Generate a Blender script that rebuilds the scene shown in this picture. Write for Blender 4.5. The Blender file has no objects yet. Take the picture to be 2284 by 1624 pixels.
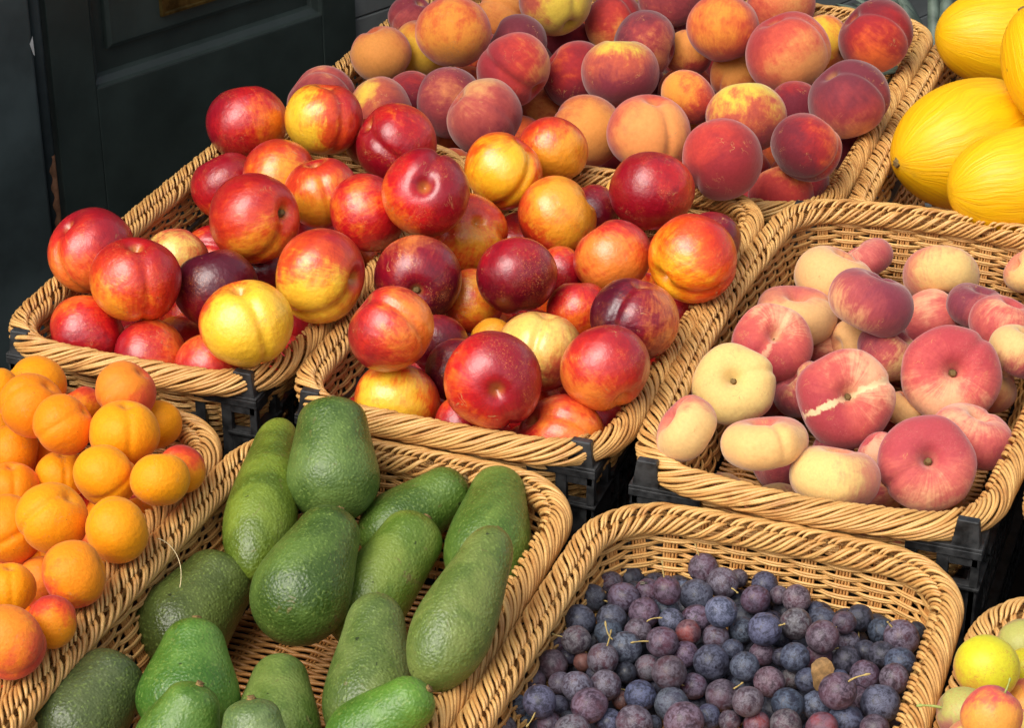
import bpy, bmesh, math, random
import numpy as np
from mathutils import Vector, Matrix, noise
random.seed(7); rng = np.random.default_rng(7)
sc = bpy.context.scene
# ------------------------------------------------------------------ camera, world, sun, exposure
RIM = 0.75                                     # height of the middle row of basket rims above the pavement
CAM = np.array([0.0, 0.0, RIM + 1.0])
FPX = 5168.0; CX, CY = 1142.0, 812.0           # focal length and centre in reference units (2284 wide)
MR = np.array([[0.940224669, -0.164544811, 0.298165352],
               [0.340554801, 0.454285450, -0.823193269],
               [0.0, 0.875528261, 0.483166912]])
cd = bpy.data.cameras.new('camera'); cam = bpy.data.objects.new('camera', cd); sc.collection.objects.link(cam)
cam.matrix_world = Matrix.Translation(Vector(CAM)) @ Matrix([list(r) for r in MR]).to_4x4()
cd.sensor_width = 36; cd.lens = FPX / 2284 * 36; cd.clip_end = 200; cd.clip_start = .05
sc.camera = cam
w = bpy.data.worlds.new('World'); sc.world = w; w.use_nodes = True
nt = w.node_tree; nt.nodes.clear()
SUN_EL, SUN_AZ = math.radians(52), math.radians(203)     # azimuth measured clockwise from +Y
sky = nt.nodes.new('ShaderNodeTexSky'); sky.sky_type = 'NISHITA'; sky.sun_disc = False
sky.sun_elevation = SUN_EL; sky.sun_rotation = SUN_AZ; sky.dust_density = 4.0; sky.air_density = 1.0; sky.ozone_density = .6
bg = nt.nodes.new('ShaderNodeBackground'); bg.inputs[1].default_value = .15
hs = nt.nodes.new('ShaderNodeHueSaturation'); hs.inputs['Saturation'].default_value = .45
wo = nt.nodes.new('ShaderNodeOutputWorld')
nt.links.new(sky.outputs[0], hs.inputs['Color']); nt.links.new(hs.outputs[0], bg.inputs[0]); nt.links.new(bg.outputs[0], wo.inputs[0])
sl = bpy.data.lights.new('sun', 'SUN'); sl.energy = 2.1; sl.angle = math.radians(50); sl.color = (1, .95, .87)
so = bpy.data.objects.new('sun', sl); sc.collection.objects.link(so)
sdir = Vector((math.sin(SUN_AZ) * math.cos(SUN_EL), math.cos(SUN_AZ) * math.cos(SUN_EL), math.sin(SUN_EL)))
so.rotation_euler = sdir.to_track_quat('Z', 'Y').to_euler()
sc.view_settings.view_transform = 'Standard'; sc.view_settings.look = 'None'
sc.view_settings.gamma = 1; sc.view_settings.exposure = 0.3
sc.view_settings.use_curve_mapping = False
sc.render.engine = 'CYCLES'

# ------------------------------------------------------------------ helpers
def ray(u, v):
    return MR @ np.array([u - CX, -(v - CY), -FPX]) / FPX
def at_z(u, v, z):
    r = ray(u, v); return CAM + r * ((z - CAM[2]) / r[2])
def img_dir(x, y, z):                          # right / up / towards the viewer, as a world direction
    a = MR @ np.array([x, y, z], float); return a / np.linalg.norm(a)
def link(o, parent=None):
    sc.collection.objects.link(o)
    if parent is not None: o.parent = parent
    return o
def tag(o, label=None, cat=None, group=None, kind=None):
    if label: o['label'] = label
    if cat: o['category'] = cat
    if group: o['group'] = group
    if kind: o['kind'] = kind
    return o
def empty(name, loc, rz=0):
    o = bpy.data.objects.new(name, None); o.location = loc; o.rotation_euler[2] = rz; o.empty_display_size = .05
    return link(o)
def mesh_from(name, V, F, mat=None, smooth=True):
    V = np.asarray(V, np.float32).reshape(-1, 3); F = np.asarray(F, np.int32); k = F.shape[1]
    me = bpy.data.meshes.new(name); me.vertices.add(len(V)); me.vertices.foreach_set('co', V.ravel())
    me.loops.add(F.size); me.loops.foreach_set('vertex_index', F.ravel())
    me.polygons.add(len(F)); me.polygons.foreach_set('loop_start', np.arange(0, F.size, k, dtype=np.int32))
    me.polygons.foreach_set('loop_total', np.full(len(F), k, np.int32))
    me.polygons.foreach_set('use_smooth', np.full(len(F), smooth))
    me.update(calc_edges=True)
    if mat: me.materials.append(mat)
    return me
def tubes(P, rad, sides=6, ref=None):
    """P (N,K,3) paths -> verts, quads. rad scalar, (N,1) or (N,K)."""
    P = np.asarray(P, float); N, K, _ = P.shape
    T = np.gradient(P, axis=1); T /= np.linalg.norm(T, axis=2, keepdims=True) + 1e-12
    if ref is None: ref = np.array([.31, .17, .93])
    ref = np.broadcast_to(ref, T.shape)
    A = np.cross(T, ref); A /= np.linalg.norm(A, axis=2, keepdims=True) + 1e-9
    B = np.cross(T, A)
    rad = np.broadcast_to(np.asarray(rad, float), (N, K))[:, :, None, None]
    ang = np.linspace(0, 2 * np.pi, sides, endpoint=False)
    V = P[:, :, None, :] + rad * (A[:, :, None, :] * np.cos(ang)[None, None, :, None] + B[:, :, None, :] * np.sin(ang)[None, None, :, None])
    n = np.arange(N)[:, None, None] * K * sides; k = np.arange(K - 1)[None, :, None] * sides; s = np.arange(sides)[None, None, :]
    s2 = (s + 1) % sides
    F = np.stack([n + k + s, n + k + s2, n + k + sides + s2, n + k + sides + s], -1).reshape(-1, 4)
    return V.reshape(-1, 3), F
class MB:
    def __init__(s): s.bm = bmesh.new()
    def box(s, c, d, M=None):
        r = bmesh.ops.create_cube(s.bm, size=1)['verts']
        for v in r:
            v.co = Vector((v.co.x * d[0] + c[0], v.co.y * d[1] + c[1], v.co.z * d[2] + c[2]))
            if M: v.co = M @ v.co
        return r
    def prism(s, pts, z0, z1, taper=1.0, M=None):
        cx = sum(p[0] for p in pts) / len(pts); cy = sum(p[1] for p in pts) / len(pts)
        a = [s.bm.verts.new(Vector((p[0], p[1], z0))) for p in pts]
        b = [s.bm.verts.new(Vector((cx + (p[0] - cx) * taper, cy + (p[1] - cy) * taper, z1))) for p in pts]
        n = len(pts); s.bm.faces.new(a[::-1]); s.bm.faces.new(b)
        for i in range(n): s.bm.faces.new((a[i], a[(i + 1) % n], b[(i + 1) % n], b[i]))
        if M:
            for v in a + b: v.co = M @ v.co
    def build(s, name, mat, parent=None, bevel=0):
        bmesh.ops.recalc_face_normals(s.bm, faces=s.bm.faces)
        me = bpy.data.meshes.new(name); s.bm.to_mesh(me); s.bm.free(); me.materials.append(mat)
        o = link(bpy.data.objects.new(name, me), parent)
        if bevel:
            m = o.modifiers.new('bevel', 'BEVEL'); m.width = bevel; m.segments = 2; m.limit_method = 'ANGLE'
            m.harden_normals = False
        return o
def lin(r, g, b):
    f = lambda c: (c / 255 / 12.92) if c / 255 <= .04045 else ((c / 255 + .055) / 1.055) ** 2.4
    return (f(r), f(g), f(b))

# ------------------------------------------------------------------ materials
class NT:
    def __init__(s, name):
        s.m = bpy.data.materials.new(name); s.m.use_nodes = True; s.t = s.m.node_tree
        s.b = s.t.nodes['Principled BSDF']
    def n(s, typ, **kw):
        x = s.t.nodes.new(typ)
        for k, v in kw.items(): setattr(x, k, v)
        return x
    def set(s, sock, v):
        if isinstance(v, bpy.types.NodeSocket): s.t.links.new(v, sock)
        elif hasattr(sock, 'default_value'):
            if hasattr(sock.default_value, '__len__') and len(sock.default_value) == 4 and len(v) == 3: v = (*v, 1)
            sock.default_value = v
    def math(s, op, a, b=0, c=0, clamp=False):
        x = s.n('ShaderNodeMath', operation=op); x.use_clamp = clamp
        s.set(x.inputs[0], a); s.set(x.inputs[1], b)
        if op in ('MULTIPLY_ADD', 'SMOOTH_MIN'): s.set(x.inputs[2], c)
        return x.outputs[0]
    def vmath(s, op, a, b=(0, 0, 0)):
        x = s.n('ShaderNodeVectorMath', operation=op); s.set(x.inputs[0], a); s.set(x.inputs[1], b)
        return x.outputs['Value'] if op in ('DOT_PRODUCT', 'LENGTH') else x.outputs[0]
    def smooth(s, v, lo, hi, to0=0., to1=1.):
        x = s.n('ShaderNodeMapRange', interpolation_type='SMOOTHSTEP')
        s.set(x.inputs[0], v); s.set(x.inputs[1], lo); s.set(x.inputs[2], hi); s.set(x.inputs[3], to0); s.set(x.inputs[4], to1)
        return x.outputs[0]
    def noise(s, vec, scale, detail=4, rough=.55, dist=0):
        x = s.n('ShaderNodeTexNoise'); s.set(x.inputs['Vector'], vec); s.set(x.inputs['Scale'], scale)
        s.set(x.inputs['Detail'], detail); s.set(x.inputs['Roughness'], rough); s.set(x.inputs['Distortion'], dist)
        return x.outputs['Fac']
    def mix(s, f, a, b, blend='MIX'):
        x = s.n('ShaderNodeMix', data_type='RGBA', blend_type=blend)
        s.set(x.inputs['Factor'], f); s.set(x.inputs['A'], a); s.set(x.inputs['B'], b); return x.outputs['Result']
    def attr(s, name, out='Vector'):
        x = s.n('ShaderNodeAttribute', attribute_type='OBJECT', attribute_name=name); return x.outputs[out]
    def obj(s): return s.n('ShaderNodeTexCoord').outputs['Object']
    def bump(s, h, strength, dist=.001):
        x = s.n('ShaderNodeBump'); s.set(x.inputs['Height'], h); s.set(x.inputs['Strength'], strength); s.set(x.inputs['Distance'], dist)
        return x.outputs[0]

def fruit_mat(name, rough, coat, sheen, fleck, fleck_col, streak, bumpy, spots=0., scar=.7):
    m = NT(name); P = m.obj(); seed = m.attr('seed'); Q = m.vmath('ADD', m.vmath('MULTIPLY', P, m.attr('nsc')), seed)
    dirn = m.vmath('NORMALIZE', P)
    d = m.vmath('DOT_PRODUCT', dirn, m.attr('ydir'))
    n1 = m.noise(Q, 1.3, 3, .6, .4); n2 = m.noise(Q, 5.0, 5, .65, .6)
    sep = m.n('ShaderNodeSeparateXYZ'); m.set(sep.inputs[0], P)
    # streaks running from stem to tip
    st = m.n('ShaderNodeCombineXYZ'); phi = m.math('ARCTAN2', sep.outputs[1], sep.outputs[0])
    m.set(st.inputs[0], m.math('MULTIPLY', m.math('COSINE', phi), 5)); m.set(st.inputs[1], m.math('MULTIPLY', m.math('SINE', phi), 5)); m.set(st.inputs[2], m.math('MULTIPLY', sep.outputs[2], 1.1))
    n3 = m.noise(m.vmath('ADD', st.outputs[0], seed), 2.6, 4, .6, .3)
    a = m.math('MULTIPLY_ADD', m.math('SUBTRACT', n1, .5), 1.8, d)
    a = m.math('MULTIPLY_ADD', m.math('SUBTRACT', n2, .5), .85, a)
    a = m.math('MULTIPLY_ADD', m.math('SUBTRACT', n3, .5), streak, a)
    cov = m.attr('cov', 'Fac')
    yel = m.smooth(m.math('SUBTRACT', a, cov), -.42, .42)
    mid = m.smooth(m.math('SUBTRACT', a, cov), -1.25, -.05)
    deep = m.mix(mid, m.attr('c_deep', 'Color'), m.attr('c_blush', 'Color'))
    col = m.mix(yel, deep, m.attr('c_base', 'Color'))
    if fleck:
        f = m.smooth(m.noise(Q, 22, 4, .7, 1.8), .53, .66)
        zone = m.smooth(m.noise(Q, 1.1, 2), .46, .62)
        col = m.mix(m.math('MULTIPLY', m.math('MULTIPLY', f, zone), fleck), col, fleck_col)
    ln = m.math('ABSOLUTE', m.math('SUBTRACT', m.noise(Q, 2.1, 3, .7, 1.2), .5))
    sc_ = m.math('MULTIPLY', m.smooth(ln, .003, .010, 1, 0), m.smooth(m.noise(Q, 1.9, 1), .60, .66))
    col = m.mix(m.math('MULTIPLY', sc_, scar), col, lin(196, 142, 90))
    fine = m.noise(Q, 14, 5, .7)
    col = m.mix(m.smooth(fine, .3, .75, 0, .28), col, m.mix(1, col, (.55, .45, .42), 'MULTIPLY'))
    if name == 'flat_peach_fuzz':
        k = m.attr('streak'); sk = m.n('ShaderNodeSeparateXYZ'); m.set(sk.inputs[0], k)
        across = m.math('ABSOLUTE', m.math('SUBTRACT', m.math('MULTIPLY', sep.outputs[0], sk.outputs[1]), m.math('MULTIPLY', sep.outputs[1], sk.outputs[0])))
        across = m.math('MULTIPLY_ADD', m.math('SUBTRACT', n2, .5), .30, across)
        band = m.math('MULTIPLY', m.smooth(across, .035, .085, 1, 0), m.smooth(sep.outputs[2], .05, .2))
        col = m.mix(m.math('MULTIPLY', band, sk.outputs[2]), col, lin(240, 212, 160))
    if spots:
        vo = m.n('ShaderNodeTexVoronoi'); m.set(vo.inputs['Vector'], Q); m.set(vo.inputs['Scale'], 3.4)
        sp = m.smooth(vo.outputs['Distance'], .035, .06, 1, 0)
        col = m.mix(m.math('MULTIPLY', sp, spots), col, (.09, .03, .01))
    stm = m.smooth(m.vmath('LENGTH', m.vmath('SUBTRACT', P, m.vmath('MULTIPLY', P, (0, 0, 1)))), .05, .22, 1, 0)
    stm = m.math('MULTIPLY', stm, m.smooth(sep.outputs[2], .1, .4))
    col = m.mix(m.math('MULTIPLY', stm, .6), col, m.mix(.5, m.attr('c_base', 'Color'), (.25, .2, .06)))
    m.set(m.b.inputs['Base Color'], col)
    m.set(m.b.inputs['Roughness'], m.math('MULTIPLY_ADD', fine, .22, rough - .1))
    m.b.inputs['Specular IOR Level'].default_value = .5 if not sheen else .25
    m.b.inputs['Coat Weight'].default_value = coat; m.b.inputs['Coat Roughness'].default_value = .28
    m.b.inputs['Sheen Weight'].default_value = sheen; m.b.inputs['Sheen Roughness'].default_value = .45
    m.b.inputs['Sheen Tint'].default_value = (1, .86, .8, 1)
    m.b.inputs['Subsurface Weight'].default_value = .08; m.b.inputs['Subsurface Scale'].default_value = .004
    m.b.inputs['Subsurface Radius'].default_value = (1, .4, .15)
    h = m.math('ADD', m.math('MULTIPLY', m.noise(Q, 5, 3, .5), 1.3), m.math('MULTIPLY', m.noise(Q, 40, 2, .5), .12))
    m.set(m.b.inputs['Normal'], m.bump(h, bumpy, .0022))
    return m.m
M_NECT = fruit_mat('nectarine_skin', .31, .5, 0, .7, lin(226, 130, 62), .8, .42)
M_PEACH = fruit_mat('peach_fuzz', .76, 0, .40, 0, lin(230, 170, 120), .5, .25)
M_FLAT = fruit_mat('flat_peach_fuzz', .74, 0, .42, .15, lin(240, 200, 160), .9, .3)
M_APRI = fruit_mat('apricot_skin', .55, 0, .10, .0, lin(240, 200, 160), .25, .3, spots=.8)
M_VICT = fruit_mat('speckled_plum_skin', .45, .1, .1, .9, lin(186, 60, 60), .3, .25)

def simple(name, col, rough=.6, var=.15, scale=40, bump=.2, spec=.4, metal=0, bdist=.001, col2=None):
    m = NT(name); P = m.obj(); n = m.noise(P, scale, 5, .6)
    m.set(m.b.inputs['Base Color'], m.mix(m.smooth(n, .3, .7), tuple(c * (1 - var) for c in col), col2 or tuple(min(1, c * (1 + var)) for c in col)))
    m.set(m.b.inputs['Roughness'], m.math('MULTIPLY_ADD', n, .2, rough - .1))
    m.b.inputs['Specular IOR Level'].default_value = spec; m.b.inputs['Metallic'].default_value = metal
    if bump: m.set(m.b.inputs['Normal'], m.bump(n, bump, bdist))
    return m.m
# wicker: every rod gets its own tone, faint fibres along it
def wicker(name, c0, c1, c2):
    m = NT(name); P = m.obj(); g = m.n('ShaderNodeNewGeometry'); r = g.outputs['Random Per Island']
    n = m.noise(P, 55, 4, .6); nf = m.noise(P, 900, 2, .5)
    col = m.mix(r, c0, c1); col = m.mix(m.smooth(n, .5, .75, 0, .6), col, c2)
    col = m.mix(m.smooth(m.noise(P, 11, 5, .7), .52, .72, 0, .45), col, m.mix(1, col, (.62, .52, .42), 'MULTIPLY'))
    col = m.mix(m.smooth(nf, .45, .7, 0, .25), col, tuple(c * .45 for c in c0))
    m.set(m.b.inputs['Base Color'], col); m.b.inputs['Roughness'].default_value = .42
    m.b.inputs['Specular IOR Level'].default_value = .45
    m.set(m.b.inputs['Normal'], m.bump(nf, .35, .0006))
    return m.m
M_WICK = wicker('wicker_rod', lin(196, 142, 78), lin(224, 178, 108), lin(162, 100, 46))
M_WICKD = wicker('wicker_stake', lin(172, 116, 58), lin(198, 146, 84), lin(140, 86, 40))
M_BLACK = simple('black_crate_plastic', (.010, .011, .012), .42, .5, 75, .35, .5, col2=(.042, .043, .044))
M_DOOR = simple('dark_green_paint', (.021, .030, .027), .44, .25, 9, .25, .35, bdist=.002)
M_POST = simple('grey_green_paint', (.034, .047, .048), .48, .35, 7, .3, .35, bdist=.002)
M_WORN = simple('bare_worn_wood', lin(150, 105, 75), .8, .4, 60, .5)
M_FLAKE = simple('pale_undercoat', lin(170, 172, 170), .8, .2, 60, .3)
M_BRASS = simple('aged_brass', (.10, .065, .018), .42, .5, 60, .3, .5, metal=.8)
M_BOARD = simple('grey_boards', (.12, .128, .122), .7, .2, 12, .3)
M_PAVE = simple('pavement_stone', (.10, .10, .095), .85, .3, 8, .4, bdist=.004)
M_TABLE = simple('dark_table_wood', (.03, .022, .016), .7, .3, 12, .4)
M_STEM = simple('dry_stem', lin(120, 96, 56), .85, .4, 500, .5)
M_STALK = simple('pale_stalk', lin(176, 152, 92), .7, .35, 300, .3)
M_GSTALK = simple('green_stalk', lin(160, 172, 92), .6, .3, 300, .3)
M_LEAF = simple('dried_leaf', lin(132, 100, 60), .8, .4, 200, .4)
M_PINE = simple('pineapple_leaf', (.055, .085, .06), .5, .4, 25, .3, col2=(.13, .17, .135))
M_FIBRE = simple('pale_fibre', lin(226, 205, 160), .6, .1, 50, 0)

def avocado_mat():
    m = NT('avocado_skin'); P = m.obj(); seed = m.attr('seed'); Q = m.vmath('ADD', P, seed)
    n1 = m.noise(Q, 22, 3, .6, .5); n2 = m.noise(Q, 180, 3, .6, .8)
    col = m.mix(m.smooth(n1, .35, .68), m.attr('c_deep', 'Color'), m.attr('c_base', 'Color'))
    col = m.mix(1, col, (1.85, 1.26, 1.15), 'MULTIPLY')
    vo = m.n('ShaderNodeTexVoronoi', feature='SMOOTH_F1'); m.set(vo.inputs['Vector'], Q); m.set(vo.inputs['Scale'], 420); vo.inputs['Smoothness'].default_value = .6
    peb = vo.outputs['Distance']
    col = m.mix(m.smooth(m.noise(Q, 420, 2, .5), .54, .7, 0, .4), col, lin(134, 156, 76))
    col = m.mix(m.math('MULTIPLY', m.smooth(m.noise(Q, 60, 4, .7, 1.5), .60, .68), m.smooth(m.noise(Q, 16, 2), .5, .6, 0, .7)), col, lin(112, 100, 60))
    col = m.mix(m.smooth(m.noise(Q, 130, 2, .5), .72, .78, 0, .8), col, lin(22, 26, 12))
    m.set(m.b.inputs['Base Color'], col)
    m.set(m.b.inputs['Roughness'], m.smooth(n1, .3, .7, .33, .46)); m.b.inputs['Specular IOR Level'].default_value = .5
    h = m.math('ADD', m.math('MULTIPLY', peb, -.8), m.math('MULTIPLY', n2, 1.1))
    m.set(m.b.inputs['Normal'], m.bump(h, .5, .0013))
    return m.m
M_AVO = avocado_mat()
def melon_mat():
    m = NT('canary_melon_rind'); P = m.obj(); seed = m.attr('seed')
    sep = m.n('ShaderNodeSeparateXYZ'); m.set(sep.inputs[0], P)
    phi = m.math('ARCTAN2', sep.outputs[1], sep.outputs[0]); cb = m.n('ShaderNodeCombineXYZ')
    wob = m.noise(m.vmath('ADD', P, seed), 14, 2, .5)
    ph = m.math('MULTIPLY_ADD', wob, .55, phi)
    m.set(cb.inputs[0], m.math('MULTIPLY', m.math('COSINE', ph), 6.5)); m.set(cb.inputs[1], m.math('MULTIPLY', m.math('SINE', ph), 6.5)); m.set(cb.inputs[2], m.math('MULTIPLY', sep.outputs[2], 9))
    r = m.noise(m.vmath('ADD', cb.outputs[0], seed), 1.7, 4, .6, .6)
    b = m.noise(m.vmath('ADD', P, seed), 30, 4, .6)
    col = m.mix(m.smooth(r, .35, .62), (.82, .40, .002), (.86, .475, .003))
    col = m.mix(m.smooth(b, .62, .78, 0, .45), col, (.55, .30, .02))
    sp = m.smooth(m.noise(m.vmath('ADD', P, seed), 70, 2, .5), .76, .80, 0, .8)
    col = m.mix(sp, col, (.20, .10, .02))
    m.set(m.b.inputs['Base Color'], col); m.b.inputs['Roughness'].default_value = .42; m.b.inputs['Specular IOR Level'].default_value = .4
    m.set(m.b.inputs['Normal'], m.bump(r, .5, .003))
    return m.m
M_MELON = melon_mat()
def plum_mat():
    m = NT('bloomy_plum_skin'); P = m.obj(); seed = m.attr('seed'); Q = m.vmath('ADD', P, seed)
    n1 = m.noise(Q, 2.0, 5, .72, 1.2); n2 = m.noise(Q, 7, 5, .75, .8)
    a = m.math('ADD', m.math('MULTIPLY', n1, .6), m.math('MULTIPLY', n2, .5))
    bl = m.smooth(a, .47, .63, .10, .92)
    skin = m.mix(m.smooth(m.noise(Q, .9, 2), .42, .62), m.attr('c_deep', 'Color'), m.attr('c_base', 'Color'))
    col = m.mix(m.math('MULTIPLY', bl, m.attr('cov', 'Fac')), skin, m.attr('c_blush', 'Color'))
    col = m.mix(m.smooth(m.noise(Q, 22, 3, .6), .68, .74, 0, .5), col, (.30, .24, .17))
    m.set(m.b.inputs['Base Color'], col); m.set(m.b.inputs['Roughness'], m.smooth(bl, .1, .7, .34, .68))
    m.b.inputs['Specular IOR Level'].default_value = .42
    m.set(m.b.inputs['Normal'], m.bump(n2, .12, .0008))
    return m.m
M_PLUM = plum_mat()

# ------------------------------------------------------------------ setting: pavement
def sheet(name, x0, x1, y0, y1, z, mat):
    return mesh_obj(name, [(x0, y0, z), (x1, y0, z), (x1, y1, z), (x0, y1, z)], [(0, 1, 2, 3)], mat)
def mesh_obj(name, V, F, mat, parent=None, smooth=False):
    return link(bpy.data.objects.new(name, mesh_from(name, V, F, mat, smooth)), parent)
tag(sheet('pavement', -40, 40, -30, 60, 0, M_PAVE), kind='structure')

# ------------------------------------------------------------------ door and boards behind the display
dd = np.array([.42, .907, 0]); dd /= np.linalg.norm(dd)
DM = Matrix(((dd[0], dd[1], 0, -1.18), (dd[1], -dd[0], 0, 2.6), (0, 0, 1, RIM), (0, 0, 0, 1)))  # local: s along, n out, z up (rim height = 0)
DOOR_MATRIX = DM
def pan(mb, s0, s1, z0, z1, n0, n1):
    mb.box(((s0 + s1) / 2, (n0 + n1) / 2, (z0 + z1) / 2), (abs(s1 - s0), abs(n1 - n0), abs(z1 - z0)), DM)
def dobj(name, boxes, mat, parent, bevel=.0015):
    mb = MB()
    for b in boxes: pan(mb, *b)
    return mb.build(name, mat, parent, bevel)
def sweep_frame(name, prof, s0, s1, z0, z1, mat, parent):
    """moulding: profile (inset, n) swept round the rectangle with mitred corners"""
    V = []; F = []
    for k, (i, n) in enumerate(prof):
        for (s, z) in ((s0 + i, z0 + i), (s1 - i, z0 + i), (s1 - i, z1 - i), (s0 + i, z1 - i)):
            V.append(DM @ Vector((s, n, z)))
    for k in range(len(prof) - 1):
        for j in range(4):
            F.append((k * 4 + j, k * 4 + (j + 1) % 4, (k + 1) * 4 + (j + 1) % 4, (k + 1) * 4 + j))
    return mesh_obj(name, [tuple(v) for v in V], F, mat, parent)
door = empty('panelled_door', (-1.18, 2.6, 0)); tag(door, 'dark green panelled door with raised fields behind the nectarine baskets', 'door')
Mi = Matrix.Translation(Vector((-1.18, 2.6, 0))).inverted(); DM = Mi @ DM
dobj('stile', [(-.444, -.384, -RIM + .02, 1.3, -.03, 0)], M_DOOR, door)
dobj('stile', [(-.028, .029, -RIM + .02, 1.3, -.03, 0)], M_DOOR, door)
dobj('rail', [(-.384, -.028, -RIM + .02, -.046, -.03, -.0005)], M_DOOR, door)
sweep_frame('moulding', [(0, -.0005), (.002, -.006), (.009, -.010), (.012, -.016)], -.384, -.028, -.046, 1.3, M_DOOR, door)
dobj('panel', [(-.384, -.028, -.046, 1.3, -.03, -.016)], M_DOOR, door)
sweep_frame('raised_field', [(0, -.0155), (.001, -.010), (.006, -.0075), (.008, -.0075)], -.357, -.044, -.006, 1.3, M_DOOR, door)
dobj('field_panel', [(-.350, -.051, .001, 1.3, -.0158, -.008)], M_DOOR, door, 0)
sweep_frame('letter_plate', [(0, -.008), (.001, -.003), (.004, -.003), (.005, -.006), (.05, -.006)], -.278, -.168, .015, .16, M_BRASS, door)
fr = empty('door_frame', (-1.18, 2.6, 0)); tag(fr, 'worn grey-green door jamb with chipped paint at the left edge', 'door frame')
pst = MB(); pan(pst, -1.6, -.478, -RIM, 1.4, -.1, .02); pst.build('post', M_POST, fr, .004)
# rounded bead between the post and the door
K = 12; V = []; F = []
for zi, z in enumerate((-RIM, 1.4)):
    for i in range(K): 
        a = math.pi * i / (K - 1); V.append(DM @ Vector((-.4545 - .0085 * math.cos(a), -.012 + .009 * math.sin(a), z)))
for i in range(K - 1): F.append((i, i + 1, K + i + 1, K + i))
mesh_obj('bead', [tuple(v) for v in V], F, M_POST, fr, True)
# worn wood patches: thin irregular chips proud of the bead and post
def chip(name, outline, nfun, mat, parent, thick=.0008):
    bm = bmesh.new(); a = [bm.verts.new(DM @ Vector((s, nfun(s) + thick, z))) for s, z in outline]; bm.faces.new(a)
    bmesh.ops.triangulate(bm, faces=bm.faces)
    me = bpy.data.meshes.new(name); bm.to_mesh(me); bm.free(); me.materials.append(mat)
    link(bpy.data.objects.new(name, me), parent)
bead_n = lambda s: -.012 + .009 * math.sqrt(max(0, 1 - ((s + .4545) / .0085) ** 2))
L = []; Rr = []; WP = []
for i in range(22):
    z = -.112 - i * .0048; wv = .5 + .5 * math.sin(i * 1.7) * .4 + .25 * math.sin(i * .6)
    L.append((-.4545 - .0034 + .0015 * math.sin(i * 1.3) + .003 * max(0, (4 - i) / 4), z)); Rr.append((-.4545 + .0078, z))
for i in range(21):
    for c_ in range(5):
        f0, f1 = c_ / 5, (c_ + 1) / 5; g_ = lambda A_, B_, f_: (A_[0] + (B_[0] - A_[0]) * f_, A_[1])
        WP.append([g_(L[i], Rr[i], f0), g_(L[i], Rr[i], f1), g_(L[i + 1], Rr[i + 1], f1), g_(L[i + 1], Rr[i + 1], f0)])
WV = [tuple(DM @ Vector((s_, bead_n(s_) + .0006, z_))) for q_ in WP for s_, z_ in q_]
mesh_obj('worn_patch', WV, [(4 * i, 4 * i + 1, 4 * i + 2, 4 * i + 3) for i in range(len(WP))], M_WORN, fr)
chip('paint_chip', [(-.4795, .050), (-.4785, .052), (-.4782, .028), (-.480, .030), (-.4835, .044), (-.482, .0455)], lambda s: .02, M_FLAKE, fr, .0006)
wall = empty('boarded_wall', (-1.18, 2.6, 0)); tag(wall, 'grey horizontal board cladding beside the dark door', 'wall')
for k in range(22):
    z0 = -RIM + k * .085
    mb = MB(); pan(mb, .033, 3.2, z0, z0 + .0835, -.05, -.008 + .0); mb.build('board', M_BOARD, wall, .002)
dobj('backing', [(.031, 3.2, -RIM, 1.3, -.08, -.052)], M_DOOR, wall, 0)

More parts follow.
